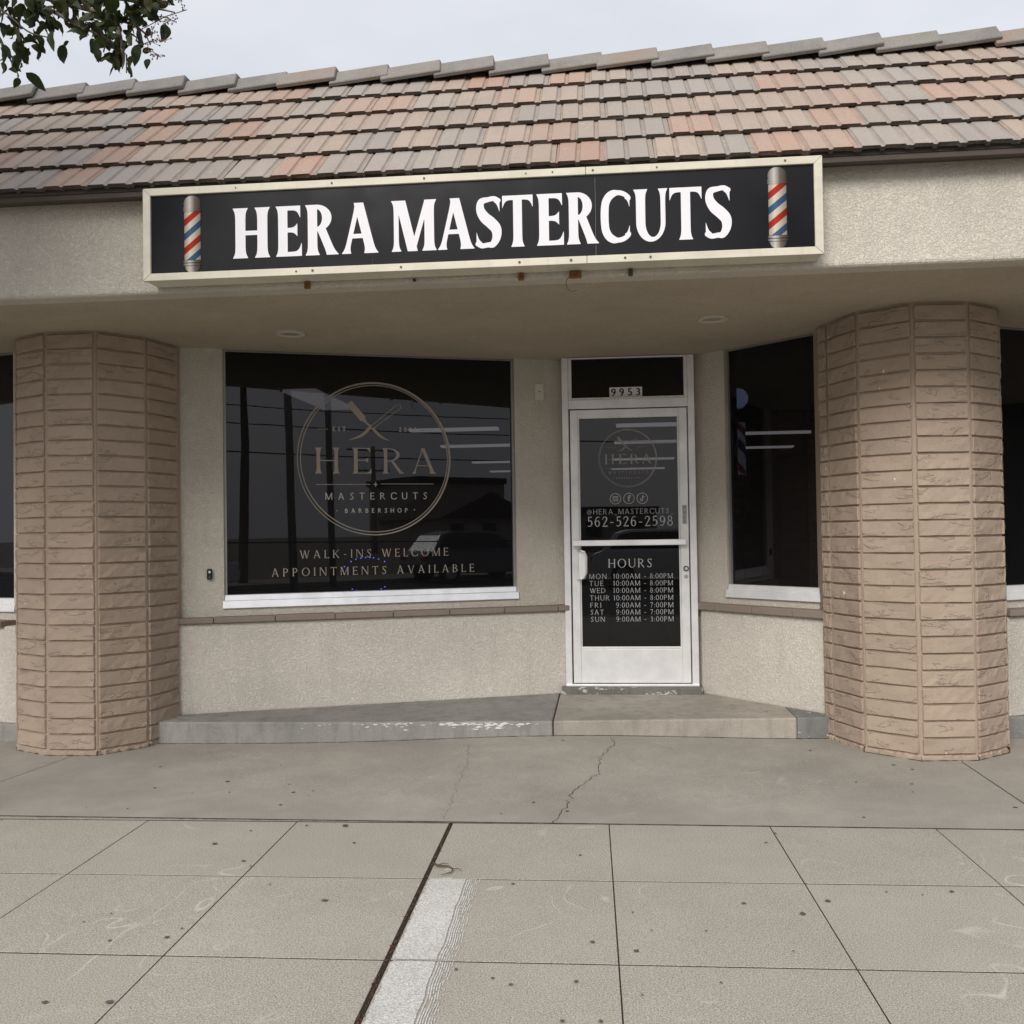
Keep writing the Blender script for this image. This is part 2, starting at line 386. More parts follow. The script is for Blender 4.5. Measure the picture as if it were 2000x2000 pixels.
def U(*fs):
    def f(X, Y):
        r = fs[0](X, Y)
        for g in fs[1:]: r = mnm(r, g(X, Y))
        return r
    return f
def cut(f, g): return lambda X, Y: mxm(f(X, Y), g(X, Y))
band = lambda X, Y: mxm(-Y, Y-1)

def glyph(ch, w, t, fl):
    h = w/2; s = fl+h; t2 = t*1.25; k = max(.55, min(1, fl/.05)) * .16
    if ch == 'H': W = .80; return U(pV(s,0,s,1,w,fl,fl), pV(W-s,0,W-s,1,w,fl,fl), pH(s,W-s,.5-t/2,.5+t/2)), W
    if ch == 'I': return pV(s,0,s,1,w,fl,fl), 2*s
    if ch in 'EFL':
        W = {'E':.60,'F':.56,'L':.58}[ch]; L = [pV(s,0,s,1,w,(fl,fl if ch=='F' else 0),(fl,fl if ch=='L' else 0))]
        if ch in 'EF': L += [pH(s,W-.03,1-t,1,rd=k), pH(s,W-.10,.52-t/2,.52+t/2,rd=k*.55,ru=k*.55)]
        if ch in 'EL': L += [pH(s,W,0,t,ru=k*1.15)]
        return U(*L), W
    if ch == 'T': W = .68+w*.3; return U(pV(W/2,0,W/2,1,w,fl,0), pH(0,W,1-t,1,ld=k,rd=k)), W
    if ch in 'AV':
        W = .82+w*.2
        if ch == 'A':
            l = fl+t2/2; r = W-fl-h; xt = W*.47
            f = U(pV(l,0,xt-.01,1,t2,fl,(fl*.6,0)), pV(r,0,xt,1,w*1.04,fl,0), pH(l+(xt-l)*.32,r+(xt-r)*.32,.30,.30+t))
            return f, W
        l = fl+h; r = W-fl-t2/2; xb = W*.53
        return U(pV(xb-.01,0,l,1,w,0,fl), pV(xb+.01,0,r,1,t2,0,fl)), W
    if ch == 'W':
        W = 1.22; l = fl+h; b1, b2, m, r = .40, .86, .63, W-fl-t2/2
        return U(pV(b1,0,l,1,w,0,fl), pV(b1,0,m,1,t2), pV(b2,0,m,1,w,0,(fl,0)), pV(b2,0,r,1,t2,0,fl)), W
    if ch == 'M':
        W = .98+w*.2; l = fl+t2/2; r = W-fl-h; m = W*.47
        return U(pV(l,0,l,1,t2,fl,(fl,0)), pV(m,0,l+h*.9,1,w*1.05), pV(m,0,r-h*.4,1,t2*1.05), pV(r,0,r,1,w,fl,(0,fl))), W
    if ch == 'N':
        W = .86; l = fl+t2/2; r = W-l
        return U(pV(l,0,l,1,t2,fl,(fl,0)), pV(r-t2*.3,0,l+t2*.2+h*.5,1,w*1.08), pV(r,0,r,1,t2,0,fl)), W
    if ch == 'K':
        W = .80
        return U(pV(s,0,s,1,w,fl,fl), pV(s+h*.6,.42,W-.10,1,t2*1.1,0,fl), pV(W-fl-h,0,s+.16,.58,w,fl,0)), W
    if ch in 'PRB':
        W = {'P':.64,'R':.76,'B':.66}[ch]; bw = .60 if ch != 'B' else .57
        y0 = {'P':.42,'R':.47,'B':.51}[ch]; cxo = s+h*.85; rx = bw-cxo; ry = (1-y0)/2
        clipx = lambda X, Y: s-X
        L = [pV(s,0,s,1,w,fl if ch!='B' else (fl,0),(fl,0)), pRing(cxo,1-ry,rx,ry,max(.03,rx-w),ry-t,0,lambda X, Y: cxo-X), pH(s,cxo+.002,1-t,1), pH(s,cxo+.002,y0,y0+t)]
        if ch == 'R': L.append(pV(W-fl-h*.9,0,s+.20,y0+.05,w*.95,(fl*.3,fl),0))
        if ch == 'B': ry2 = (y0+t)/2; L += [pRing(cxo,ry2,W-cxo,ry2,max(.03,W-cxo-w),ry2-t,0,lambda X, Y: cxo-X), pH(s,cxo+.002,0,t)]
        return U(*L), W
    if ch == 'D': W = .84; return U(pV(s,0,s,1,w,(fl,0),(fl,0)), pRing(s,.5,W-s,.5,W-s-w,.5-t,0,lambda X,Y:s-X)), W
    if ch == 'O': W = .94; return pRing(W/2,.5,W/2,.51,W/2-w,.51-t), W
    if ch == 'C':
        W = .78; tt = t*.55
        A = [math.radians(q) for q in (40, 56, 74, 90, 108, 126, 144, 162, 180, 198, 216, 234, 252, 270, 286, 304, 320)]
        sg = lambda v: math.copysign(abs(v)**.62, v); ax = .455-h*.95; ay = .505-tt
        pts = [(.455+ax*math.cos(q)*(1 if math.cos(q) < 0 else 1.14), .5+ay*sg(math.sin(q))) for q in A]; rad = [tt+(h-tt)*max(0, -math.cos(q))**.85 for q in A]
        return U(pB(pts,rad), pH(W-.13,W,.845,.875+t*.4,rd=.18,d=.05), pH(W-.13,W,.125-t*.4,.155,ru=.18,d=.05)), W
    if ch == 'S':
        W = .56; tt = t*.55; q = .30*w
        pts = [(.495,.915),(.40,.955),(.28,.99-tt),(.135,.90),(.115,.75),(.20,.60),(.34,.48),(.44,.36),(.445,.20),(.37,.07),(.27,.01+tt),(.14,.045),(.05,.085)]
        rad = [tt*.9,tt,tt,h*.62,h*.8,h*.98,h*1.04,h*.98,h*.8,h*.6,tt,tt,tt*.9]
        return U(pB(pts,rad), pH(.40,.515,.90,.925+t*.3,rd=.22,d=.05), pH(.03,.145,.075-t*.3,.10,lu=.22,d=.05)), W
    if ch == 'U':
        W = .80; tR = t2; xl, xr = fl+h, W-fl-tR/2; ol, orr = xl-h, xr+tR/2; il, ir = xl+h, xr-tR/2; cy = .36
        ring = pRing((ol+orr)/2,cy,(orr-ol)/2,cy+.012,(ir-il)/2,cy+.012-t,(il+ir)/2-(ol+orr)/2,lambda X,Y: Y-cy-.002)
        return U(pV(xl,cy,xl,1,w,0,fl), pV(xr,cy,xr,1,tR,0,fl), ring), W
    # ---- numerals
    a = t*.5
    if ch == '0': W = .60; return pRing(W/2,.5,W/2,.505,W/2-w*.95,.505-t), W
    if ch == '1': return U(pV(.22,0,.22,1,w,fl,0), pB([(.08,.86),(.22,.97)],[a*.7,a])), .40
    if ch == '2': return U(pB([(.07,.76),(.13,.92),(.28,.985-a),(.44,.88),(.45,.70),(.33,.46),(.10,.06)],[a,a,a,h*.8,h*.95,h*.7,a]), pH(.04,.54,0,t*1.3,ru=k*.7), pB([(.06,.76),(.065,.72)],[h*.4,h*.5])), .56
    if ch == '3': return U(pB([(.08,.88),(.24,.985-a),(.40,.88),(.40,.68),(.20,.54)],[a,a,h*.8,h*.8,a]), pB([(.20,.54),(.42,.42),(.45,.22),(.28,.015+a),(.07,.09)],[a,h*.7,h*.95,a,a])), .54
    if ch == '5': return U(pH(.12,.47,1-t*1.5,1), pV(.14,.52,.15,1,t2), pB([(.13,.52),(.27,.61),(.42,.52),(.45,.28),(.30,.02+a),(.06,.08)],[a,a,h*.8,h*.95,a,a])), .54
    if ch in '69':
        g = U(pRing(.29,.315,.25,.315,.25-w*.8,.315-t), pB([(.48,.93),(.30,.96),(.14,.74),(.06,.45),(.055,.32)],[a,a,h*.6,h*.75,h*.6]))
        if ch == '9': g0 = g; g = lambda X, Y: g0(.58-X, 1-Y)
        return g, .58
    if ch == '7': return U(pH(.03,.53,1-t*1.4,1,ld=k*.6), pV(.20,0,.50,1-t,w*.75,0,0)), .56
    if ch == '8': return U(pRing(.28,.74,.21,.26,.21-w*.7,.26-t), pRing(.28,.27,.26,.275,.26-w*.75,.275-t)), .56
    if ch == '-': return pH(.06,.40,.36,.36+t*1.2), .46
    if ch == '.': return pB([(.09,.055),(.091,.055)],[.055,.055]), .18
    if ch == ':': return U(pB([(.09,.07),(.091,.07)],[.06,.06]), pB([(.09,.55),(.091,.55)],[.06,.06])), .18
    if ch == '_': return pH(.0,.56,-.16,-.16+t), .56
    if ch == '@':
        return U(pRing(.45,.42,.44,.48,.44-t,.48-t,0,lambda X,Y: mnm(X-.62, .30-Y)), pRing(.44,.42,.19,.24,.19-t*1.1,.24-t*.8), pB([(.64,.66),(.62,.35),(.70,.22),(.83,.35)],[a,a,a,a])), .92
    return None, .36
GC = {}
def glyph_mesh(ch, style):
    key = (ch, style)
    if key not in GC:
        w, t, fl, res = style; f, W = glyph(ch, w, t, fl)
        GC[key] = (implicit(f, -.12, W+.12, -.22, 1.06, res) if f else ([], []), W)
    return GC[key]
def fit_bbox(ch, style):
    (V, F), W = glyph_mesh(ch, style); V = np.array(V); return V, F
def text_line(text, style, x0, x1, z0, capH, track=.14):
    n = len(text); Ws = [glyph_mesh(c, style)[1] for c in text]
    nat = sum(Ws); gap = ((x1-x0)/capH-nat)/max(1, n-1); sx = 1
    if gap < track: sx = ((x1-x0)/capH)/(nat+track*(n-1)); gap = track
    V = []; F = []; x = 0
    for c, W in zip(text, Ws):
        (v, f), _ = glyph_mesh(c, style); b = len(V)
        V += [(x0+(x+p[0])*capH*sx, z0+p[1]*capH) for p in v]; F += [tuple(i+b for i in q) for q in f]
        x += W+gap
    return V, F
def plane3(V, O, ex, off=0, nrm=(0, -1)):
    return [(O[0]+ex[0]*a+nrm[0]*off, O[1]+ex[1]*a+nrm[1]*off, b) for a, b in V]
def decal(name, parts, O, ex, nrm, off, mat, parent):
    mb = MB()
    for V, F in parts: mb.add(plane3(V, O, ex, off, nrm), F)
    return mb.build(name, mat, parent)
def bfont(text, size, align='CENTER'):
    c = bpy.data.curves.new('txt', 'FONT'); c.body = text; c.size = size; c.align_x = align
    o = bpy.data.objects.new('txt', c); COL.objects.link(o); bpy.context.view_layer.update()
    me = bpy.data.meshes.new_from_object(o.evaluated_get(bpy.context.evaluated_depsgraph_get()))
    V = [(v.co.x, v.co.y) for v in me.vertices]; F = [tuple(p.vertices) for p in me.polygons]
    bpy.data.objects.remove(o); bpy.data.curves.remove(c); bpy.data.meshes.remove(me)
    return V, F

# ------------------------------------------------------------------ ground, road, sidewalk
M_ASPH = m_concrete('asphalt', (.055, .055, .056), .2, .5, .5)
M_WALK = m_concrete('sidewalk_concrete', (.405, .374, .318), 1, 1.1, .62, .7, .5)
M_APRON = m_concrete('worn_apron_concrete', (.365, .338, .295), 1, 1.2, .36, .3, .2)
M_DIRT = m_concrete('dry_ground', (.20, .18, .15), .2, .6, .4)
M_GRIND = m_concrete('ground_down_concrete', (.60, .58, .54), .6, 1, .5, 0, .2)
mb = MB(); mb.add([(-400,-400,-.19),(400,-400,-.19),(400,400,-.19),(-400,400,-.19)], [(0,1,2,3)])
struct(mb.build('ground', M_DIRT))
mb = MB(); mb.box((-120,-13.2,-.30), (120,-.95,-.16)); struct(mb.build('road', M_ASPH))
mb = MB(); mb.box((-120,-.94,-.30), (120,-.79,-.004)); struct(mb.build('kerb', m_concrete('kerb_concrete', (.42,.40,.36), .3), bevel=.02))
mb = MB(); mb.box((-120,-16.5,-.30), (120,-13.21,-.02)); struct(mb.build('far_pavement', M_WALK))
S = .762; GX, GY, GR = -.769, 4.742, .0165
RG = Matrix.Translation((GX, GY, 0)) @ Matrix.Rotation(GR, 4, 'Z')
mb = MB(); mb.box((-9*S, -7.2*S, -.20), (9*S, .01, -.0012), RG); sidewalk = struct(mb.build('sidewalk', M_DARKGAP))
mb = MB(); g_ = .002
mb.box((g_+.0005, -S+g_+.0028, -.10), (S-g_-.0005, -g_-.0028, 0)); me, c = mb.mesh('slab', False)
bm = bmesh.new(); bm.from_mesh(me)
bmesh.ops.bevel(bm, geom=[e for e in bm.edges if all(v.co.z > -.01 for v in e.verts)], offset=.0010, segments=1, affect='EDGES'); bm.to_mesh(me); bm.free()
me.materials.append(M_WALK)
for i in range(-9, 9):
    for j in range(7):
        dx = -.010 if i < 0 else .006
        M = RG @ Matrix.Translation((i*S+dx, -j*S, random.uniform(0, .0008)))
        obj('slab', me, sidewalk, None, M)
# crumbly dirt and leaf litter lying in the wide joint
mb = MB()
for i in range(420):
    y = random.uniform(-6.9*S, -.02); x = random.gauss(-.002, .0065); r = random.uniform(.002, .007)
    p = RG @ Vector((x, y, -.001)); a = random.uniform(0, 6)
    mb.add([(p.x+r*math.cos(a+k*2.1)*random.uniform(.6,1.3), p.y+r*math.sin(a+k*2.1)*random.uniform(.6,1.6), p.z+random.uniform(0,.006)) for k in range(3)]+[(p.x,p.y,p.z-.01)], [(0,1,2),(0,1,3),(1,2,3),(0,2,3)])
tag(mb.build('joint_litter', m_simple('leaf_litter', (.10, .055, .035), .95, 0, .1, .6, 90), sidewalk), kind='stuff')
# planed strip along the joint, with the scalloped grooves of the grinder
mb = MB()
def wav(y, ph): return .0022*math.sin(y*13+ph)+.0018*math.sin(y*31+ph*2)+.002*math.sin(y*4.1)
for j in range(1, 7):
    ya, yb = -j*S-.006, -(j+1)*S+.006; n = 40
    L = [(.012+abs(random.gauss(0,.006)), ya+(yb-ya)*k/n) for k in range(n+1)]
    R_ = [(.165+wav(y, .2)+random.gauss(0,.0006), y) for _, y in L]
    vs = [tuple(RG @ Vector((x, y, .0024))) for x, y in L+R_]
    mb.add(vs, [(k, k+1, n+2+k, n+1+k) for k in range(n)])
    for q in range(7):
        w_ = .0058-.0004*q
        a = [(.171+q*.0085+wav(y, .2+q*.05)+random.gauss(0, .0004), y) for _, y in L]
        vs = [tuple(RG @ Vector((x, y, .0024))) for x, y in a]+[tuple(RG @ Vector((x+w_, y, .0024))) for x, y in a]
        mb.add(vs, [(k, k+1, n+2+k, n+1+k) for k in range(n) if random.random() < .97-.07*q])
tag(mb.build('planed_strip', M_GRIND, sidewalk), label='pale planed strip beside the wide joint')
# apron under the canopy: three slabs, rising a little towards the doorstep
def apron_z(x, y):
    q = min(1, max(0, (y-5.0)/1.7)); q = q*q*(3-2*q)
    return .05*math.exp(-((x+.35)/1.25)**2)*q
apron = None
mb = MB(); mb.box((-9, 4.76, -.2), (8, 7.0, -.03)); apron = struct(mb.build('apron', M_DARKGAP))
for xa0, xa1, xb0, xb1 in ((-9,-9,-3.555,-3.49), (-3.548,-3.483,2.100,2.106), (2.112,2.118,8,8)):
    nx, ny = max(4, int((xb0-xa0)/.15)), 16; vs = []; fs = []
    for jy in range(ny+1):
        y = 4.754+(6.98-4.754)*jy/ny; k = (y-5.4)/.6
        xl = xa0+(xa1-xa0)*k if xa0 > -8 else xa0; xr = xb0+(xb1-xb0)*k if xb0 < 7 else xb0
        for ix in range(nx+1):
            x = xl+(xr-xl)*ix/nx; vs.append((x, y, apron_z(x, y)))
    top = len(vs)
    for jy in range(ny):
        for ix in range(nx): a = jy*(nx+1)+ix; fs.append((a, a+1, a+nx+2, a+nx+1))
    rim = [ix for ix in range(nx+1)]+[jy*(nx+1)+nx for jy in range(1, ny+1)]+[ny*(nx+1)+ix for ix in range(nx-1, -1, -1)]+[jy*(nx+1) for jy in range(ny-1, 0, -1)]
    vs += [(vs[r][0], vs[r][1], -.10) for r in rim]
    for k in range(len(rim)): fs.append((rim[k], top+k, top+(k+1) % len(rim), rim[(k+1) % len(rim)]))
    mb = MB(); mb.add(vs, fs); mb.build('slab', M_APRON, apron)
def crack(pts, w0, name):
    mb = MB(); fine = []
    for (xa, ya), (xb, yb) in zip(pts[:-1], pts[1:]):
        n = max(3, int(math.hypot(xb-xa, yb-ya)/.03))
        for k in range(n): t = k/n; fine.append((xa+(xb-xa)*t+random.gauss(0,.009), ya+(yb-ya)*t+random.gauss(0,.006)))
    fine.append(pts[-1]); vs = []
    for k, (x, y) in enumerate(fine):
        w = w0*random.uniform(.3, 1.2); vs += [(x-w, y, apron_z(x-w, y)+.003), (x+w, y, apron_z(x+w, y)+.003)]
    mb.add(vs, [(2*k, 2*k+1, 2*k+3, 2*k+2) for k in range(len(fine)-1)])
    mb.build(name, M_DARKGAP, apron)
crack([(.02,6.52),(.036,6.33),(-.047,6.0),(-.067,5.66),(-.204,5.3),(-.207,5.12),(-.261,4.82),(-.27,4.76)], .0022, 'crack')
crack([(-.9,6.3),(-.844,5.81),(-.848,5.47),(-.831,5.09),(-.815,4.80)], .0009, 'crack')
def dirt_shade_line(pts, w0, zf):  # dark strips: packed dirt plus painted contact shade at step and column feet
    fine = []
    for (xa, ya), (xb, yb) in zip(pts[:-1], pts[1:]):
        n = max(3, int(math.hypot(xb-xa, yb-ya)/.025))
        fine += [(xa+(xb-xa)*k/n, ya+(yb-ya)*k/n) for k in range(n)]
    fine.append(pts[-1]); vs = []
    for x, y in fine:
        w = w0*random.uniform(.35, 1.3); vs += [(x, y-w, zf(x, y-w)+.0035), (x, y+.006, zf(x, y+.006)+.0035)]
    mb = MB(); mb.add(vs, [(2*k, 2*k+2, 2*k+3, 2*k+1) for k in range(len(fine)-1) ]); mb.build('dirt_contact_shade', M_DARKGAP, apron)
dirt_shade_line([(-3.2,6.447),(-1.6,6.475),(-.368,6.54),(1.26,6.678),(1.58,6.722)], .006, apron_z)
dirt_shade_line([(-3.95,6.225),(-3.66,6.08),(-3.32,6.08),(-3.095,6.345)], .006, apron_z)
dirt_shade_line([(1.60,6.325),(1.88,6.10),(2.222,6.13),(2.49,6.345)], .006, apron_z)
dirt_shade_line([(-9,4.748),(8,4.752)], .003, lambda x, y: .0005)
# dark trodden gum, a few lying big enough to see
M_GUM = m_simple('old_gum', (.10, .092, .085), .8, 0, .2, .4, 60)
def blob(x, y, z, rx, ry, mat, name, par):
    mb = MB(); n = 11; ph = random.uniform(0, 6)
    ring = [(x+rx*math.cos(2*pi*k/n)*(1+.18*math.sin(3*k+ph)), y+ry*math.sin(2*pi*k/n)*(1+.18*math.cos(2*k+ph)), z+.0022) for k in range(n)]
    mb.add(ring+[(x, y, z+.0034)], [(k, (k+1) % n, n) for k in range(n)]); mb.build(name, mat, par)
for k in range(85):
    y = random.choice([random.uniform(2.6, 4.7), random.uniform(4.8, 6.5)]); x = random.uniform(-.62*y, .42*y)
    r = .004+.0095*random.random()**2
    if y < 4.74: blob(x, y, .0030, r, r*random.uniform(.7,1.3), M_GUM, 'gum_spot', sidewalk)
    else: blob(x, y, apron_z(x, y)+.001, r, r*random.uniform(.7,1.3), M_GUM, 'gum_spot', apron)
# dry twig lying by the joint
mb = MB(); P = [RG @ Vector(p) for p in ((.005,-.60,.010),(.03,-.635,.012),(.075,-.645,.012),(.10,-.67,.011),(.10,-.71,.010),(.06,-.745,.010))]
mb.tube(P, [.004,.0045,.0035,.003,.0025,.001], 6); mb.tube([P[1], P[1]+Vector((.02,.018,.004)), P[1]+Vector((.045,.02,.0))], [.002,.0018,.001], 5); mb.tube([P[3], P[3]+Vector((.025,-.004,.003)), P[3]+Vector((.04,-.02,.0))], [.002,.0015,.001], 5)
tag(mb.build('dry_twig', m_simple('twig_bark', (.11,.075,.05), .9, 0, .1, .4, 70, .5), smooth=True), 'short curled dry twig lying beside the wide pavement joint', 'twig')

# ------------------------------------------------------------------ doorstep
M_STEPL = None
def m_step(name, col, chip, line):
    t = NT(name); p = t.pos(); g = t.n('ShaderNodeNewGeometry'); sx = t.n('ShaderNodeSeparateXYZ'); t.l(g.outputs['Position'], sx.inputs[0])
    big = t.noise(p, 2.2, 6, .65); fine = t.noise(p, 150, 3, .7)
    c = t.mix(t.ramp(big, .32, .7), scale_c(col, .62), scale_c(col, 1.12))
    c = t.mix(.25, c, t.ramp(fine, .3, .7, scale_c(col, .4), scale_c(col, 1.5)))
    ch = t.noise(t.pos((1, 1, 2.2)), 16, 5, .7)
    c = t.mix(t.math('MULTIPLY', t.ramp(ch, chip, chip+.02), line), c, (.62, .61, .58))
    dk = t.noise(t.pos((5, 5, .8)), 2.6, 4, .6); c = t.mix(t.math('MULTIPLY', t.ramp(dk, .5, .75), .5), c, scale_c(col, .4))
    return t.bsdf(c, .85, 0, .2, t.bump(ch, .5, .006, t.bump(fine, .3, .002)))
M_STEPA = m_step('grey_painted_step', (.30, .292, .272), .68, .6)
M_STEPB = m_step('bare_concrete_step', (.37, .338, .292), .70, .5)
M_STEPC = m_step('dark_patched_step', (.21, .206, .196), .62, .7)
mb = MB(); mb.prism([(-8,6.62),(5.5,6.90),(5.5,8.3),(-8,8.3)], -.12, .12); step = struct(mb.build('entrance_step', M_DARKGAP))
def stepslab(poly, mat, z=.15):
    mb = MB(); mb.prism(poly, -.05, z); return mb.build('step_slab', mat, step, bevel=.012)
stepslab([(-3.2,6.447),(-1.6,6.475),(-.368,6.54),(-.372,7.9),(-3.2,7.9)], [M_STEPA])
stepslab([(-.362,6.543),(1.26,6.678),(1.26,7.9),(-.366,7.9)], [M_STEPB])
stepslab([(1.2615,6.680),(1.58,6.722),(1.58,7.9),(1.2615,7.9)], [M_STEPC])
stepslab([(-8,6.60),(-3.9,6.50),(-3.9,7.9),(-8,7.9)], [M_STEPA], .12)
stepslab([(2.3,6.74),(5.5,6.85),(5.5,8.2),(2.3,8.2)], [M_STEPC], .148)
# worn paint flaking along the front arris of the grey part
mb = MB()
for k in range(90):
    x = random.gauss(-.78, .17) if k < 60 else random.gauss(-1.5, .22)
    if not -2.4 < x < -.42: continue
    yf = 6.475+(x+1.6)/1.232*.065 if x > -1.6 else 6.447+(x+3.2)/1.6*.028
    z = .142-abs(random.gauss(0, .018)); r = random.uniform(.006, .03)*(1 if k < 60 else .6); n = 9; ph = random.uniform(0, 6)
    mb.add([(x+r*math.cos(2*pi*q/n)*(1+.45*math.sin(2.3*q+ph)), yf-.0025-k*1e-5, min(.1455, z+r*.22*math.sin(2*pi*q/n)*(1+.5*math.cos(1.7*q+ph)))) for q in range(n)], [tuple(range(n))])
mb.build('flaked_paint', m_simple('chalky_flakes', (.60,.59,.56), .9, 0, .1, .2, 50), step)

# ------------------------------------------------------------------ building
B = empty('shop_building', (-.7, 7.2, 0), 'beige stucco shop with tiled mansard roof, deep canopy and two brick pillars', 'building')
ZS = 2.783
mb = MB(); mb.box((-8, 5.21, ZS), (7.5, 5.36, 3.33)); mb.build('fascia', M_STUCCO, B, bevel=.022, seg=3)
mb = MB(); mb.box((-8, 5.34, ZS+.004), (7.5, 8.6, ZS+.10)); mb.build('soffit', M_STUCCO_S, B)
mb = MB(); mb.box((-8, 5.095, 3.292), (-1.36, 5.135, 3.352)); mb.box((-1.357, 5.095, 3.292), (7.5, 5.135, 3.352)); mb.box((-8, 5.135, 3.31), (7.5, 5.21, 3.35)); mb.build('eave_board', M_EAVE, B, bevel=.004)
# ---- storefront walls (frames of reference along each slanted wall)
def frame(o, e):
    e = Vector((*e, 0)).normalized(); inn = Vector((-e.y, e.x, 0))
    m = Matrix(((e.x, inn.x, 0, o[0]), (e.y, inn.y, 0, o[1]), (0, 0, 1, 0), (0, 0, 0, 1)))
    return m
FL = frame((-2.766, 6.88), (2.062, .781)); EL = (.9352, .3542); NL = (.3542, -.9352)
FR = frame((.949, 7.551), (.532, -.556)); 
FNL = frame((-6.5, 7.25), (2.238, -.53)); LNL = 2.30
FNR = frame((2.55, 6.89), (.90, .42))
mb = MB(); mb.box((-.35,-.03,.15), (-.002,.12,ZS+.02), FL); mb.box((2.207,-.03,.15), (2.63,.12,ZS+.02), FL); mb.box((-.002,-.03,.15), (2.207,.12,.895), FL)
mb.build('wall', M_STUCCO, B)
mb = MB(); mb.box((-.315,-.03,.15), (-.002,.12,ZS+.02), FR); mb.box((-.002,-.03,.15), (1.0,.12,.90), FR); mb.build('wall', M_STUCCO, B)
mb = MB(); mb.box((-2,-.03,.10), (LNL,.12,.895), FNL); mb.box((LNL,-.03,.10), (2.75,.12,ZS+.02), FNL); mb.build('wall', M_STUCCO, B)
mb = MB(); mb.box((-.25,-.03,.10), (3.2,.12,.905), FNR); mb.build('wall', M_STUCCO, B)
KL = frame((-3.101, 6.681), (2.801, .991)); KR = frame((.728, 7.679), (.763, -.872))
def knee(F, s0, s1, z0, z1, led0, led1, d0=.0, zl=.795, zt=.838, seg=.43, phase=0, rows=(.03,)):
    mb = MB(); mb.box((s0, d0, z0), (s1, d0+.2, z1), F); k = mb.build('base_wall', M_KNEE, B, bevel=.018, seg=3)
    lg = MB(); lg.box((led0+.004, d0+.005, zl+.003), (led1-.004, d0+.12, zt-.004), F); lo = lg.build('ledge', M_MORTAR, B)
    s = led0-phase
    while s < led1-.02:
        a, b = max(s, led0), min(s+seg-.004, led1)
        if b-a > .03:
            cb = MB(); cb.box((a, d0-.032, zl), (b, d0+.11, zt+random.uniform(-.002,.002)), F); cb.build('cap_brick', M_CAP, lo, bevel=.006)
        s += seg
knee(KL, 0, 2.965, .14, .797, .0, 2.985, phase=.12)
knee(KR, .0, 1.20, .14, .80, -.02, 1.17, zl=.797, zt=.85, seg=.36, phase=.16)
knee(FNL, -2, 2.7, .10, .80, -2, 2.32, d0=-.14, phase=.2)
knee(FNR, .05, 3.2, .13, .81, .05, 3.2, d0=-.15, zl=.81, zt=.855)
# ---- windows
M_FRAME = m_alu('dull_frame', (.30, .29, .27), .5, .3)
def window(F, s0, s1, z0, z1, glass, left=True, right=True, sill=M_ALUW):
    fr = MB()
    if left: fr.box((s0, -.012, z0), (s0+.018, .05, z1), F)
    if right: fr.box((s1-.018, -.012, z0), (s1, .05, z1), F)
    fr.box((s0+.018, -.006, z1-.008), (s1-.018, .05, z1), F)
    wn = fr.build('window', M_FRAME, B)
    sl = MB(); sl.add([F @ Vector(q) for q in ((s0-.012,-.052,z0-.085),(s1+.014,-.052,z0-.085),(s1+.014,.06,z0-.085),(s0-.012,.06,z0-.085),(s0-.012,-.040,z0-.028),(s1+.014,-.040,z0-.028),(s1+.014,.06,z0-.026),(s0-.012,.06,z0-.026))], [(0,3,2,1),(4,5,6,7),(0,1,5,4),(1,2,6,5),(2,3,7,6),(3,0,4,7)]); sl.build('sill', sill, wn, bevel=.004)
    s2 = MB(); s2.add([F @ Vector(q) for q in ((s0+.001,-.030,z0-.030),(s1-.001,-.030,z0-.030),(s1-.001,.05,z0-.030),(s0+.001,.05,z0-.030),(s0+.001,-.022,z0+.012),(s1-.001,-.022,z0+.012),(s1-.001,.05,z0+.014),(s0+.001,.05,z0+.014))], [(0,3,2,1),(4,5,6,7),(0,1,5,4),(1,2,6,5),(2,3,7,6),(3,0,4,7)]); s2.build('sill_rail', sill, wn, bevel=.003)
    gl = MB(); gl.box((s0+.010, .012, z0+.005), (s1-.010, .018, z1-.006), F)
    g = gl.build('pane', glass, wn); return wn
win = window(FL, 0, 2.205, .978, ZS, M_GLASS)
winR = window(FR, 0, .93, .985, ZS, M_GLASS, right=False, sill=M_ALU)
winNL = window(FNL, -1.4, LNL, .978, ZS, M_GLASSN, sill=M_ALU)
winNR = window(FNR, -.2, 2.6, .99, ZS, M_GLASSN, left=False, sill=M_ALU)
win['label'] = 'big tinted window with gold barbershop logo'
# blind behind the neighbour's pane
mb = MB()
for k in range(62):
    z = 1.0+k*.0285; mb.add([FNL @ Vector(p) for p in ((-1.3,.10,z),(LNL-.03,.10,z),(LNL-.03,.122,z+.012),(-1.3,.122,z+.012))], [(0,1,2,3)])
mb.build('blind', m_simple('green_grey_blind', (.20,.24,.24), .6, 0, .3), winNL)
mb = MB(); mb.box((-.2,.30,.95), (2.6,.31,ZS), FNR); mb.build('backing_screen', m_simple('blue_grey_screen', (.10,.13,.15), .8), winNR)

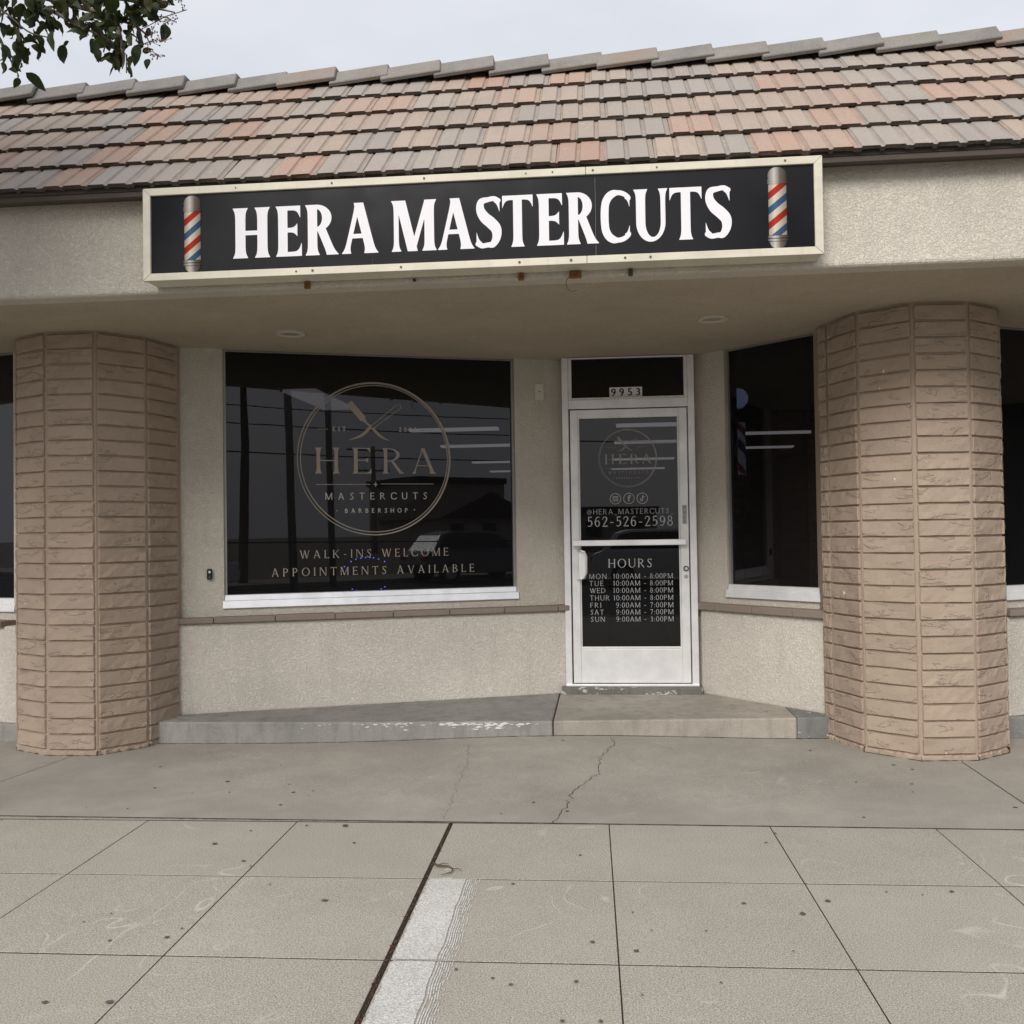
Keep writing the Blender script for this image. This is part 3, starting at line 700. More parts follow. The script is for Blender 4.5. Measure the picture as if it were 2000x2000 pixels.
# ---- columns of stacked slump brick
def brick_mesh(seed):
    rnd = random.Random(seed); L, H, D = .322, .0895, .0145; nx, nz = 10, 5
    vs = []; fs = []
    xs = [-L/2, -L/2+.0035]+[-L/2+.0035+(L-.007)*k/(nx-3) for k in range(1, nx-3)]+[L/2-.0035, L/2]
    zs = [0, .0035]+[.0035+(H-.007)*k/(nz-3) for k in range(1, nz-3)]+[H-.0035, H]
    ph = [rnd.uniform(0, 6) for _ in range(4)]
    for j, z in enumerate(zs):
        for i, x in enumerate(xs):
            e = (i in (0, len(xs)-1))+(j in (0, len(zs)-1))
            dz = .0; y = -D
            if e: y = -D+.0045
            else: y += .0035*math.sin(x*19+ph[0])*math.sin(z*40+ph[1])+rnd.uniform(-.0022, .0022)-rnd.choice((0, 0, .002))
            xx = x+rnd.uniform(-.0012,.0012); zz = z+rnd.uniform(-.0012,.0012)
            if e == 2: xx *= .992; zz = H/2+(zz-H/2)*.97
            vs.append((xx, y, zz))
    n = len(xs)
    for j in range(len(zs)-1):
        for i in range(n-1): a = j*n+i; fs.append((a, a+1, a+n+1, a+n))
    mb = MB(); mb.add(vs, fs); me, _ = mb.mesh('brick', False, False)
    # bed the brick into the core
    bm = bmesh.new(); bm.from_mesh(me); ed = [e for e in bm.edges if e.is_boundary]
    r = bmesh.ops.extrude_edge_only(bm, edges=ed); 
    for v in r['geom']:
        if isinstance(v, bmesh.types.BMVert): v.co.y = .02
    bmesh.ops.recalc_face_normals(bm, faces=bm.faces)
    bm.to_mesh(me); bm.free(); me.materials.append(M_BRICK); return me
BR = [brick_mesh(100+k) for k in range(14)]
def column(verts, closing, nm, label):
    cb = MB(); poly = verts+closing; cb.prism(poly, -.03, ZS+.05); col = cb.build('brick_column', M_MORTAR, B); col['label'] = label
    for P, Q in zip(verts[:-1], verts[1:]):
        P = Vector((*P, 0)); Q = Vector((*Q, 0)); e = (Q-P); L = e.length; e.normalize(); inn = Vector((-e.y, e.x, 0))
        sc = (L-.024)/.322
        for k in range(27):
            z = .043+k*.1013; mid = (P+Q)/2
            fz = random.choice((1, 1, -1))
            M = Matrix(((e.x*sc*(1), inn.x, 0, mid.x), (e.y*sc, inn.y, 0, mid.y), (0, 0, 1, z), (0, 0, 0, 1))) @ Matrix.Translation((random.uniform(-.002,.002), random.uniform(-.002,.002), random.uniform(-.0015,.0015))) @ Matrix.Rotation(random.gauss(0, .004), 4, 'Y')
            obj('brick', random.choice(BR), col, None, M)
        # rough mortar toe at the pavement
        tb = MB(); n = 14; vs = []
        for k in range(n+1):
            q = P+(Q-P)*k/n; o = .006+random.uniform(0, .012)
            vs += [(q.x-inn.x*o, q.y-inn.y*o, -.02), (q.x-inn.x*(o*.8+.004), q.y-inn.y*(o*.8+.004), .026+random.uniform(-.012,.010)), (q.x+inn.x*.01, q.y+inn.y*.01, .042)]
        tb.add(vs, [f for k in range(n) for f in ((3*k,3*k+3,3*k+4,3*k+1),(3*k+1,3*k+4,3*k+5,3*k+2))]); tb.build('toe', M_MORTAR, col)
    return col
column([(-4.20,6.86),(-4.13,6.53),(-3.95,6.24),(-3.66,6.095),(-3.32,6.095),(-3.105,6.36),(-3.035,6.69)], [(-3.03,7.1),(-4.2,7.1)], 'l', 'brick column left of the logo window')
column([(1.470,6.76),(1.507,6.655),(1.617,6.335),(1.885,6.115),(2.222,6.145),(2.475,6.355),(2.60,6.67)], [(2.64,7.2),(1.50,7.2)], 'r', 'brick column right of the door')

# ---- door
YD = 7.70
mb = MB()
mb.box((-.318,YD-.055,.21), (-.268,YD+.06,ZS), mi=0); mb.box((.660,YD-.055,.21), (.712,YD+.06,ZS)); mb.box((-.268,YD-.052,2.378), (.660,YD+.06,2.450))
mb.box((-.268,YD-.045,2.450), (-.240,YD+.03,2.772)); mb.box((.634,YD-.045,2.450), (.660,YD+.03,2.772)); mb.box((-.268,YD-.047,2.772), (.660,YD+.03,ZS)); mb.box((-.240,YD-.043,2.450), (.634,YD+.03,2.466))
dfr = mb.build('door_frame', M_ALU, B, bevel=.004)
mb = MB(); mb.box((-.240,YD-.012,2.464), (.634,YD-.006,2.774)); mb.build('pane', M_GLASS, dfr)
mb = MB(); mb.box((-.36,YD-.11,.10), (.735,YD+.1,.205)); mb.build('threshold', m_step('flaked_threshold', (.17,.16,.145), .58, .7), B, bevel=.01)
mb = MB(); mb.box((-.318,YD-.075,.2055), (.712,YD+.06,.222)); mb.build('threshold_plate', M_ALU, B, bevel=.004)
mb = MB()
mb.box((-.258,YD-.042,.229), (-.197,YD+.01,2.370)); mb.box((.588,YD-.042,.229), (.652,YD+.01,2.370))
mb.box((-.197,YD-.040,2.302), (.588,YD+.01,2.370)); mb.box((-.197,YD-.040,.229), (.588,YD+.01,.490))
mb.box((-.197,YD-.034,.491), (.588,YD+.008,.510)); mb.box((-.197,YD-.030,.510), (-.185,YD+.008,2.302)); mb.box((.576,YD-.030,.510), (.588,YD+.008,2.302))
door = mb.build('door', M_ALU, B, bevel=.003); door['label'] = 'aluminium glazed shop door'
mb = MB(); mb.box((-.190,YD-.014,.505), (.581,YD-.008,2.306)); mb.build('pane', M_GLASS, door)
mb = MB(); mb.box((-.252,YD-.098,1.300), (.628,YD-.080,1.345)); mb.box((-.240,YD-.082,1.306), (-.215,YD-.040,1.338)); mb.box((.600,YD-.082,1.306), (.622,YD-.040,1.338)); mb.build('push_bar', M_ALUW, door, bevel=.004)
mb = MB(); mb.tube([(-.215,YD-.042,1.268),(-.195,YD-.095,1.268),(-.158,YD-.10,1.255),(-.143,YD-.10,1.215),(-.143,YD-.10,1.09),(-.158,YD-.10,1.052),(-.195,YD-.095,1.040),(-.215,YD-.042,1.040)], .0085, 8)
hd = mb.build('pull_handle', M_ALUW, door, smooth=True)
mb = MB(); mb.box((-.205,YD-.062,1.045), (-.150,YD-.055,1.262)); mb.build('handle_plate', M_ALUW, hd, bevel=.003)
mb = MB(); n = 20
mb.tube([(.626,YD-.040,1.115),(.626,YD-.052,1.115)], .021, n, 0); mb.tube([(.626,YD-.052,1.115),(.626,YD-.058,1.115)], .013, n, 1); lk = mb.build('lock', [M_BLACK, M_CHROME], door)
mb = MB(); mb.tube([(.626,YD-.041,1.052),(.626,YD-.0435,1.052)], .016, 14); mb.build('seal_sticker', m_simple('grey_sticker', (.35,.35,.35), .6, 0, .3, .5, 120), door)
mb = MB(); mb.box((.604,YD-.0455,1.462), (.640,YD-.043,1.610)); pl = mb.build('pull_sticker', M_GREYVINYL, door)
for k, ch in enumerate('PULL'):
    V, F = bfont(ch, .036); decal('letter', [([(a+.622, b+1.576-k*.034) for a, b in V], F)], (0, YD), (1, 0), (0, -1), .0475, M_BLACK, pl)

# lettering on the door glass
YG = YD-.014
def dtext(parts, mat=M_GREYVINYL, name='lettering'): return decal(name, parts, (0, YG), (1, 0), (0, -1), .002, mat, door)
ST_D = (.115, .055, .035, .030)
dtext([text_line('562-526-2598', (.125,.065,.035,.028), -.134, .533, 1.450, .079, .06)])
dtext([text_line('@HERA_MASTERCUTS_', (.10,.06,.03,.030), -.134, .537, 1.547, .041, .06)])
dtext([text_line('HOURS', ST_D, .026, .366, 1.127, .068, .08)])
rows = [('MON','10:00AM - 8:00PM',.061,1.040),('TUE','10:00AM - 8:00PM',.060,.985),('WED','10:00AM - 8:00PM',.060,.929),('THUR','10:00AM - 8:00PM',.061,.871),('FRI','9:00AM - 7:00PM',.081,.814),('SAT','9:00AM - 7:00PM',.081,.759),('SUN','9:00AM - 3:00PM',.081,.704)]
dw = {'MON':.135,'TUE':.108,'WED':.122,'THUR':.153,'FRI':.085,'SAT':.103,'SUN':.11}
ST_H = (.10, .065, .025, .034)
for d_, tm, xt, z in rows:
    x = -.125+(1.04-z)*.02
    dtext([text_line(d_, ST_H, x, x+dw[d_], z, .039, .06), text_line(tm, ST_H, xt, .525, z, .039, .05)])
def circ(cx, cz, r0, r1, res=.004):
    return implicit(lambda X, Y: mxm(np.hypot(X-cx, Y-cz)-r1, r0-np.hypot(X-cx, Y-cz)), cx-r1-.01, cx+r1+.01, cz-r1-.01, cz+r1+.01, res)
for cx in (.090, .195, .299):
    cz = 1.668; L = [circ(cx, cz, .0385, .0435, .0022)]
    if cx < .1:
        rr = lambda X, Y, a, r: np.hypot(np.clip(np.abs(X-cx)-a+r, 0, None), np.clip(np.abs(Y-cz)-a+r, 0, None))-r
        f = lambda X, Y: mnm(mnm(mxm(rr(X, Y, .021, .008), -rr(X, Y, .016, .005)), mxm(np.hypot(X-cx, Y-cz)-.0105, .0065-np.hypot(X-cx, Y-cz))), np.hypot(X-cx-.0115, Y-cz-.0115)-.0025)
        L.append(implicit(f, cx-.03, cx+.03, cz-.03, cz+.03, .0011))
    elif cx < .2:
        f = U(pV(cx-.001, cz-.024, cx-.001, cz+.012, .009), pB([(cx-.001, cz+.010), (cx+.001, cz+.019), (cx+.012, cz+.0215)], [.0045,.0045,.0042]), pH(cx-.010, cx+.011, cz+.002, cz+.0085))
        L.append(implicit(f, cx-.03, cx+.03, cz-.03, cz+.03, .0011))
    else:
        f = U(pV(cx+.003, cz-.010, cx+.003, cz+.024, .007), pRing(cx-.005, cz-.010, .0125, .0125, .0065, .0065), pB([(cx+.004, cz+.022), (cx+.009, cz+.013), (cx+.017, cz+.0095)], [.003,.0035,.0032]))
        L.append(implicit(f, cx-.03, cx+.03, cz-.03, cz+.03, .0011))
    dtext(L, M_GREYVINYL, 'social_icon')

# ---- the round logo (used on window and, smaller and fainter, on the door)
def logo(cs, cz, R):
    k = R/.585; P = {}
    P['outer_ring'] = [implicit(lambda X, Y: mxm(np.hypot(X-cs, Y-cz)-R, R-k*(.011+.006*np.cos(np.arctan2(Y-cz, X-cs)-.6))-np.hypot(X-cs, Y-cz)), cs-R-.02, cs+R+.02, cz-R-.02, cz+R+.02, .0036*k), circ(cs, cz, R-.029*k, R-.0225*k, .004*k)]
    S1 = (.115, .034, .055, .016)
    P['letter'] = []
    for ch, a, b in (('H',-.453,-.270), ('E',-.174,-.031), ('R',.054,.222), ('A',.280,.470)):
        V, F = fit_bbox(ch, S1); x0, x1 = V[:, 0].min(), V[:, 0].max()
        P['letter'].append(([(cs+k*(a+(b-a)*(p[0]-x0)/(x1-x0)), cz+k*(-.115+.196*p[1])) for p in V], F))
    S2 = (.12, .09, .02, .028)
    P['small_lettering'] = [text_line('MASTERCUTS', S2, cs-.379*k, cs+.396*k, cz-.312*k, .052*k), text_line('BARBERSHOP', (.15,.12,.012,.034), cs-.234*k, cs+.244*k, cz-.413*k, .033*k),
        text_line('EST.', (.15,.11,.02,.034), cs-.319*k, cs-.199*k, cz+.206*k, .034*k), text_line('2025', (.15,.11,.02,.034), cs+.185*k, cs+.318*k, cz+.208*k, .033*k)]
    def rect(a, b, c, d): return ([(cs+a*k, cz+c*k), (cs+b*k, cz+c*k), (cs+b*k, cz+d*k), (cs+a*k, cz+d*k)], [(0,1,2,3)])
    star = lambda X, Y: (np.sqrt(np.abs(X-cs))+np.sqrt(np.abs(Y-cz+.197*k)))-math.sqrt(.025*k)
    P['rule'] = [rect(-.448,-.040,-.1995,-.1945), rect(.039,.448,-.1965,-.1915), rect(-.433,-.352,.2185,.222), rect(.348,.434,.2205,.224),
        implicit(star, cs-.03*k, cs+.03*k, cz-.23*k, cz-.165*k, .0025*k), circ(cs-.293*k, cz-.396*k, 0, .0055*k, .0025*k), circ(cs+.296*k, cz-.394*k, 0, .0055*k, .0025*k)]
    q = lambda x, y: (cs+(x-1.110)*k, cz+(y-1.994)*k)
    def bl(pts, rad): return pB([q(*p) for p in pts], [r*k for r in rad])
    bx_, by_ = q(.969, 2.356); ca, sa = math.cos(math.radians(-49.8)), math.sin(math.radians(-49.8))
    blade = lambda X, Y: np.hypot(np.clip(np.abs((X-bx_)*ca+(Y-by_)*sa)-.082*k+.006*k, 0, None), np.clip(np.abs(-(X-bx_)*sa+(Y-by_)*ca)-.025*k+.006*k, 0, None))-.006*k
    razor = U(blade, bl([(1.018,2.298),(1.040,2.272),(1.085,2.232)], [.02,.008,.007]), bl([(1.085,2.232),(1.150,2.166),(1.222,2.130)], [.010,.009,.001]), bl([(1.075,2.232),(1.01,2.172),(.917,2.133)], [.011,.010,.002]))
    ha = bl([(1.092,2.236),(1.290,2.392)], [.014,.022]); hi = bl([(1.092,2.236),(1.290,2.392)], [.0090,.0170]); pin = bl([(1.287,2.389),(1.2871,2.389)], [.0035,.0035]); pin2 = bl([(1.094,2.238),(1.0941,2.238)], [.003,.003])
    f = U(cut(razor, lambda X, Y: -ha(X, Y)), lambda X, Y: mxm(ha(X, Y), -hi(X, Y)), pin, pin2)
    P['crossed_razors'] = [implicit(f, cs-.24*k, cs+.24*k, cz+.11*k, cz+.46*k, .0032*k)]
    return P
for nm, parts in logo(1.110, 1.994, .585).items():
    if nm == 'letter':
        for pt in parts: decal('letter', [pt], (-2.766+NL[0]*-.012, 6.88+NL[1]*-.012), EL, NL, .002, M_GOLD, win)
    else: decal(nm, parts, (-2.766-NL[0]*.012, 6.88-NL[1]*.012), EL, NL, .002, M_SILVER if nm == 'small_lettering' else M_GOLD, win)
ST_W = (.12, .055, .045, .026)
for tx, a, b, z, h_ in (('WALK-INS WELCOME', .537, 1.667, 1.243, .061), ('APPOINTMENTS AVAILABLE', .334, 1.871, 1.113, .061)):
    decal('lettering', [text_line(tx, ST_W, a, b, z, h_)], (-2.766-NL[0]*.012, 6.88-NL[1]*.012), EL, NL, .002, M_GOLD, win)
decal('film_seam', [([(.012,1.365),(2.19,1.345),(2.19,1.353),(.012,1.374)], [(0,1,2,3)])], (-2.766-NL[0]*.012, 6.88-NL[1]*.012), EL, NL, .0015, m_simple('matt_black_film', (.006,.006,.007), .9, 0, .05), win)
for nm, parts in logo(.190, 1.985, .229).items():
    decal('lettering' if nm == 'letter' else nm, parts, (0, YG), (1, 0), (0, -1), .002, M_DIMVINYL, door)

# ------------------------------------------------------------------ roof
TH = math.atan2(.213, .237); TW = .258; EXPO = .3187
mb = MB(); mb.add([(-8,5.09,3.322),(7.5,5.09,3.322),(7.5,6.27,4.385),(-8,6.27,4.385),(-8,7.4,3.4),(7.5,7.4,3.4)], [(0,1,2,3),(3,2,5,4)])
roof = mb.build('roof', M_FELT, B)
mb = MB(); mb.box((-8, 7.35, 2.9), (7.5, 22.6, 3.42)); mb.build('flat_roof', M_FELT, B)
def tile_mesh(seed):
    rnd = random.Random(seed)
    prof = [(0,0),(.008,.0),(.015,.0085),(.099,.0085),(.107,.0),(.122,.0),(.130,.0085),(.225,.0085),(.233,.0005),(.2563,.001)]
    Lt, th = .385, .022; n = len(prof); vs = []; fs = []; ms = []
    for y, s in ((0, 1), (Lt, 1)):
        for x, z in prof: vs.append((x, y+(rnd.uniform(-.003, .003) if y == 0 else 0), z))
    for y in (.0, Lt):
        for x, z in prof: vs.append((x, y+(.004 if y == 0 else 0)+(rnd.uniform(-.003,.003) if y == 0 else 0), z-th+rnd.uniform(-.003,.002)))
    for i in range(n-1):
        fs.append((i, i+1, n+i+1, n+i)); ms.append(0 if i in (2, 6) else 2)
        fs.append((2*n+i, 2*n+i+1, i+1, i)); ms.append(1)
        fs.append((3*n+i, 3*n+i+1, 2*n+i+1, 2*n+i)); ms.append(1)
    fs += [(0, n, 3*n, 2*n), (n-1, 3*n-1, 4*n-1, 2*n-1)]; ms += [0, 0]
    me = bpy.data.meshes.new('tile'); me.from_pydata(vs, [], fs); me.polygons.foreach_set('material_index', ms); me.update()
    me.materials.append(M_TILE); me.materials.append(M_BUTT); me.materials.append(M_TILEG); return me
TM = [tile_mesh(k) for k in range(6)]
PAL = [(.37,.33,.295), (.44,.345,.275), (.45,.335,.265), (.47,.29,.21), (.33,.305,.285), (.41,.335,.275), (.48,.275,.195), (.39,.34,.295), (.46,.36,.285), (.44,.335,.27), (.47,.315,.235), (.36,.325,.30)]
et = Vector((0, math.cos(TH), math.sin(TH))); en = Vector((0, -math.sin(TH), math.cos(TH)))
for r in range(5):
    x = -4.9+(.5*TW if r % 2 else 0)+random.uniform(-.05, .05)
    while x < 4.6:
        a = TH-math.radians(4.2)+random.gauss(0, .004)
        ey = Vector((0, math.cos(a), math.sin(a))); ez = Vector((0, -math.sin(a), math.cos(a)))
        p = Vector((x, 5.06+r*.237, 3.350+r*.213))+et*random.gauss(0, .0022)+en*random.gauss(0, .001)+(et*random.uniform(-.012, .012) if random.random() < .04 else Vector())
        M = Matrix(((1, 0, 0, p.x), (0, ey.y, ez.y, p.y), (0, ey.z, ez.z, p.z), (0, 0, 0, 1))) @ Matrix.Rotation(random.gauss(0, .004), 4, 'Z')
        o = obj('tile', random.choice(TM), roof, None, M); c = random.choice(PAL); k = random.uniform(.8, .97); o.color = (c[0]*k, c[1]*k, c[2]*k, 1)
        x += TW
# more tiles out of sight to both ends, as plain continuing courses
def cap_mesh(seed):
    rnd = random.Random(seed)
    o_ = [(-.120,-.105),(-.045,0),(.050,.0),(.120,-.10)]; i_ = [(-.098,-.122),(-.030,-.030),(.036,-.030),(.098,-.117)]
    vs = []; fs = []
    L = .395
    for x in (0, L):
        vs += [(x+rnd.uniform(-.004,.004), y, z) for y, z in o_]+[(x, y, z) for y, z in i_]
    for k in range(3): fs += [(k, k+1, 8+k+1, 8+k), (4+k, 8+4+k, 8+5+k, 5+k)]
    fs += [(0, 8, 12, 4), (3, 7, 15, 11)]
    for b in (0, 8):
        for k in range(3): fs.append((b+k, b+k+1, b+5+k, b+4+k) if b == 0 else (b+k, b+4+k, b+5+k, b+k+1))
    me = bpy.data.meshes.new('ridge_cap'); me.from_pydata(vs, [], fs)
    bm = bmesh.new(); bm.from_mesh(me); bmesh.ops.recalc_face_normals(bm, faces=bm.faces)
    bmesh.ops.bevel(bm, geom=[e for e in bm.edges if e.calc_face_angle(0) > .4], offset=.005, segments=1, affect='EDGES'); bm.to_mesh(me); bm.free()
    me.materials.append(M_CAPT); return me
CM = [cap_mesh(k) for k in range(3)]
x = -5.6
while x < 4.6:
    M = Matrix.Translation((x, 6.275+random.gauss(0, .006), 4.476+random.gauss(0, .004))) @ Matrix.Rotation(random.gauss(0, .012), 4, 'Z') @ Matrix.Rotation(-.092+random.gauss(0, .008), 4, 'Y')
    o = obj('ridge_cap', random.choice(CM), roof, None, M)
    c = random.choice([(.17,.165,.155), (.18,.175,.165), (.21,.19,.165), (.17,.16,.15), (.27,.19,.15), (.19,.18,.17)]); o.color = (*c, 1)
    x += .348+random.uniform(-.01, .01)

# ------------------------------------------------------------------ shop sign
sign = empty('shop_sign', (-.67, 5.2, 2.81), 'long black shop sign with cream frame, white lettering and two barber pole pictures', 'sign')
SX0, SX1, SZ0, SZ1, SY = -2.474, 1.136, 2.812, 3.318, 5.05
IX0, IX1, IZ0, IZ1 = -2.432, 1.093, 2.852, 3.278
mb = MB(); mb.box((SX0+.006, SY+.02, SZ0+.004), (SX1-.006, 5.208, SZ1-.004)); mb.build('cabinet', M_CREAM, sign, bevel=.003)
def fpiece(poly, y0=SY, y1=SY+.03):
    mb = MB(); n = len(poly); vs = [(x, y0, z) for x, z in poly]+[(x, y1, z) for x, z in poly]
    mb.add(vs, [tuple(range(n)), tuple(range(2*n-1, n-1, -1))]+[(i, n+i, n+(i+1) % n, (i+1) % n) for i in range(n)])
    return mb.build('frame', M_CREAM, sign, bevel=.0025)
SP = -.067
fpiece([(SX0,SZ1),(IX0,IZ1),(SP-.001,IZ1),(SP-.001,SZ1)]); fpiece([(SP+.001,SZ1),(SP+.001,IZ1),(IX1,IZ1),(SX1,SZ1)])
fpiece([(SX0,SZ0),(SP-.001,SZ0),(SP-.001,IZ0),(IX0,IZ0)]); fpiece([(SP+.001,SZ0),(SX1,SZ0),(IX1,IZ0),(SP+.001,IZ0)])
fpiece([(SX0+.0005,SZ1-.002),(SX0+.0005,SZ0+.002),(IX0,IZ0+.001),(IX0,IZ1-.001)]); fpiece([(SX1-.0005,SZ0+.002),(SX1-.0005,SZ1-.002),(IX1,IZ1-.001),(IX1,IZ0+.001)])
YP = SY+.014
for a, b in ((IX0-.01, -1.2085), (-1.2065, -.0210), (-.0190, IX1+.01)):
    mb = MB(); mb.box((a, YP, IZ0-.012), (b, SY+.019, IZ1+.012)); mb.build('panel', M_SIGNFACE, sign)
ST_S = (.215, .088, .058, .0095)
LT = [('H',-1.973,-1.766),('E',-1.734,-1.591),('R',-1.571,-1.389),('A',-1.372,-1.173),('M',-1.102,-.859),('A',-.853,-.657),('S',-.652,-.513),('T',-.508,-.347),('E',-.328,-.186),('R',-.171,-.003),('C',.007,.163),('U',.178,.353),('T',.363,.527),('S',.540,.678)]
for ch, a, b in LT:
    V, F = fit_bbox(ch, ST_S); x0, x1 = V[:, 0].min(), V[:, 0].max()
    decal('letter', [([(a+(b-a)*(p[0]-x0)/(x1-x0), 2.918+.272*p[1]) for p in V], F)], (0, YP), (1, 0), (0, -1), .002, M_VINYL, sign)
# printed barber poles: flat outlines filled with a printed pattern laid out by object coordinates
def m_poleprint():
    t = NT('barber_pole_print'); tcn = t.n('ShaderNodeTexCoord'); sp = t.n('ShaderNodeSeparateXYZ'); t.l(tcn.outputs['Object'], sp.inputs[0])
    X, Z = sp.outputs[0], sp.outputs[2]
    ph = t.math('FRACT', t.math('MULTIPLY', t.math('SUBTRACT', t.math('SUBTRACT', Z, t.math('MULTIPLY', X, .80)), .0), 1/.1545))
    q = t.n('ShaderNodeValToRGB'); q.color_ramp.interpolation = 'CONSTANT'; e = q.color_ramp.elements
    e[0].position = 0; e[0].color = (.055,.12,.22,1); e[1].position = .25; e[1].color = (.62,.55,.46,1)
    for p_, c_ in ((.5, (.42,.035,.022,1)), (.75, (.62,.55,.46,1))): z = e.new(p_); z.color = c_
    t.l(ph, q.inputs[0])
    sh = t.n('ShaderNodeValToRGB'); e = sh.color_ramp.elements; e[0].position = .0; e[0].color = (.38,.38,.38,1); e[1].position = 1; e[1].color = (.28,.27,.26,1); z = e.new(.35); z.color = (.95,.95,.95,1)
    t.l(t.math('ADD', t.math('MULTIPLY', X, 10.5), .5), sh.inputs[0])
    return t.bsdf(t.mix(1, q.outputs[0], sh.outputs[0], 'MULTIPLY'), .8, 0, .08)
def m_steelprint():
    t = NT('steel_cap_print'); tcn = t.n('ShaderNodeTexCoord'); sp = t.n('ShaderNodeSeparateXYZ'); t.l(tcn.outputs['Object'], sp.inputs[0])
    sh = t.n('ShaderNodeValToRGB'); e = sh.color_ramp.elements; e[0].position = .0; e[0].color = (.035,.03,.025,1); e[1].position = 1; e[1].color = (.02,.017,.014,1); z = e.new(.36); z.color = (.50,.47,.43,1); z = e.new(.62); z.color = (.12,.10,.085,1)
    t.l(t.math('ADD', t.math('MULTIPLY', sp.outputs[0], 9.2), .5), sh.inputs[0]); return t.bsdf(sh.outputs[0], .8, 0, .08)
M_PP, M_SP = m_poleprint(), m_steelprint()
def poleprint(cx, label):
    def flat(name, f, x0, x1, z0, z1, mat, off, par, res=.003):
        V, F = implicit(f, x0, x1, z0, z1, res); mb = MB(); mb.add([(x, -off, z) for x, z in V], F); me, _ = mb.mesh(name, False)
        return obj(name, me, par, mat, Matrix.Translation((cx, YP, 3.063)))
    body = flat('pole_picture', lambda X, Y: mxm(np.abs(X)-.0455, np.abs(Y+.009)-.133), -.06, .06, -.16, .14, M_PP, .002, sign); body['label'] = label
    ball = lambda X, Y: mxm(np.hypot(X, (Y-.165)/.93)-.048, .142-Y); flat('ball', ball, -.06, .06, .12, .225, M_SP, .003, body)
    base = lambda X, Y: mxm(np.hypot(X, (Y+.170))-.043, Y+.175); flat('base_cap', base, -.06, .06, -.23, -.15, M_SP, .003, body)
    for z0 in (.1415, .1285, -.1505, -.1665):
        ring = lambda X, Y: np.hypot(np.clip(np.abs(X)-.0465, 0, None), np.clip(np.abs(Y-z0)-.001, 0, None))-.0052; flat('collar', ring, -.06, .06, z0-.012, z0+.012, M_SP, .004, body, .002)
poleprint(-2.199, 'printed barber pole at the left end'); poleprint(.910, 'printed barber pole at the right end')
M_SCREW = m_simple('weathered_screw', (.10,.085,.07), .6, .4, .4, .3, 90)
for x, z in ((-1.62,2.832),(-1.53,2.833),(-1.05,2.832),(-.42,2.832),(-.15,2.832),(.13,2.833),(.26,2.832),(-1.95,3.299),(-1.42,3.298),(-.92,3.299),(-.38,3.298),(-.24,3.299),(-.03,3.298),(.30,3.297),(.95,3.299)):
    mb = MB(); mb.tube([(x, SY+.002, z), (x, SY-.003, z)], random.uniform(.004, .0075), 8); mb.build('screw', M_SCREW, sign)

# ------------------------------------------------------------------ small fixtures on the front
def downlight(x, y, label):
    r = empty('ceiling_light', (x, y, ZS), label, 'light', 'round lights in the canopy soffit')
    mb = MB(); mb.lathe([(.098,.004),(.098,-.006),(.088,-.010),(.058,-.007),(.056,.002)], (x, y, ZS+.0005), 36); mb.build('trim_ring', m_simple('beige_trim', (.50,.45,.38), .6), r, smooth=True)
    mb = MB(); mb.lathe([(.0575,.002),(.0575,-.0035),(.0001,-.0035)], (x, y, ZS+.0005), 32); mb.build('lens', m_simple('frosted_lens', (.30,.29,.27), .35), r)
downlight(-2.093, 6.394, 'round recessed light in the soffit above the logo window')
downlight(.725, 6.387, 'round recessed light in the soffit above the door')
mb = MB(); mb.box((2.205+.17,-.040,2.465), (2.205+.245,-.031,2.595), FL); pb = mb.build('cover_plate', M_STUCCO, None, bevel=.003)
pb.data.materials.clear(); pb.data.materials.append(m_simple('cream_plate', (.62,.57,.48), .5))
tag(pb, 'blank beige outlet cover on the wall between window and door', 'cover plate')
mb = MB(); mb.box((2.205+.200,-.0415,2.527), (2.205+.215,-.0402,2.533), FL); mb.build('screw_slot', M_BLACK, pb)
mb = MB(); mb.box((-.122,-.062,1.105), (-.084,-.030,1.185), FL); db = mb.build('doorbell', M_BLACK, None, bevel=.012, seg=3); tag(db, 'small black video doorbell on the wall left of the logo window', 'doorbell')
mb = MB(); mb.tube([FL @ Vector((-.103,-.0605,1.162)), FL @ Vector((-.103,-.0645,1.162))], .009, 14); mb.build('lens', M_CHROME, db)
mb = MB(); mb.tube([FL @ Vector((-.103,-.0605,1.124)), FL @ Vector((-.103,-.0640,1.124))], .010, 14); mb.build('button', m_simple('grey_button', (.05,.05,.055), .4), db)
hn = empty('house_number', (.184, YD, 2.452), 'house number 9953 on four white plates above the door', 'house number')
for k, ch in enumerate('9953'):
    x0 = .056+k*.0642; mb = MB(); mb.box((x0,YD-.0165,2.4672), (x0+.0635,YD-.0135,2.545)); pt = mb.build('plate', M_VINYL, hn)
    V, F = bfont(ch, .098); V = np.array(V); cx = (V[:,0].min()+V[:,0].max())/2; zmn, zmx = V[:,1].min(), V[:,1].max(); sc = .058/(zmx-zmn)
    for dx, off in ((-.0022, .0180), (0, .0186), (.0022, .0192)):
        decal('digit', [([((a-cx)*sc*.95+x0+.032+dx, (b-zmn)*sc+2.477) for a, b in V], F)], (0, YD), (1, 0), (0, -1), off, M_BLACK, pt)
M_RUST = m_simple('rusty_steel', (.26,.12,.04), .9, .2, .2, .5, 60, .6, 80)
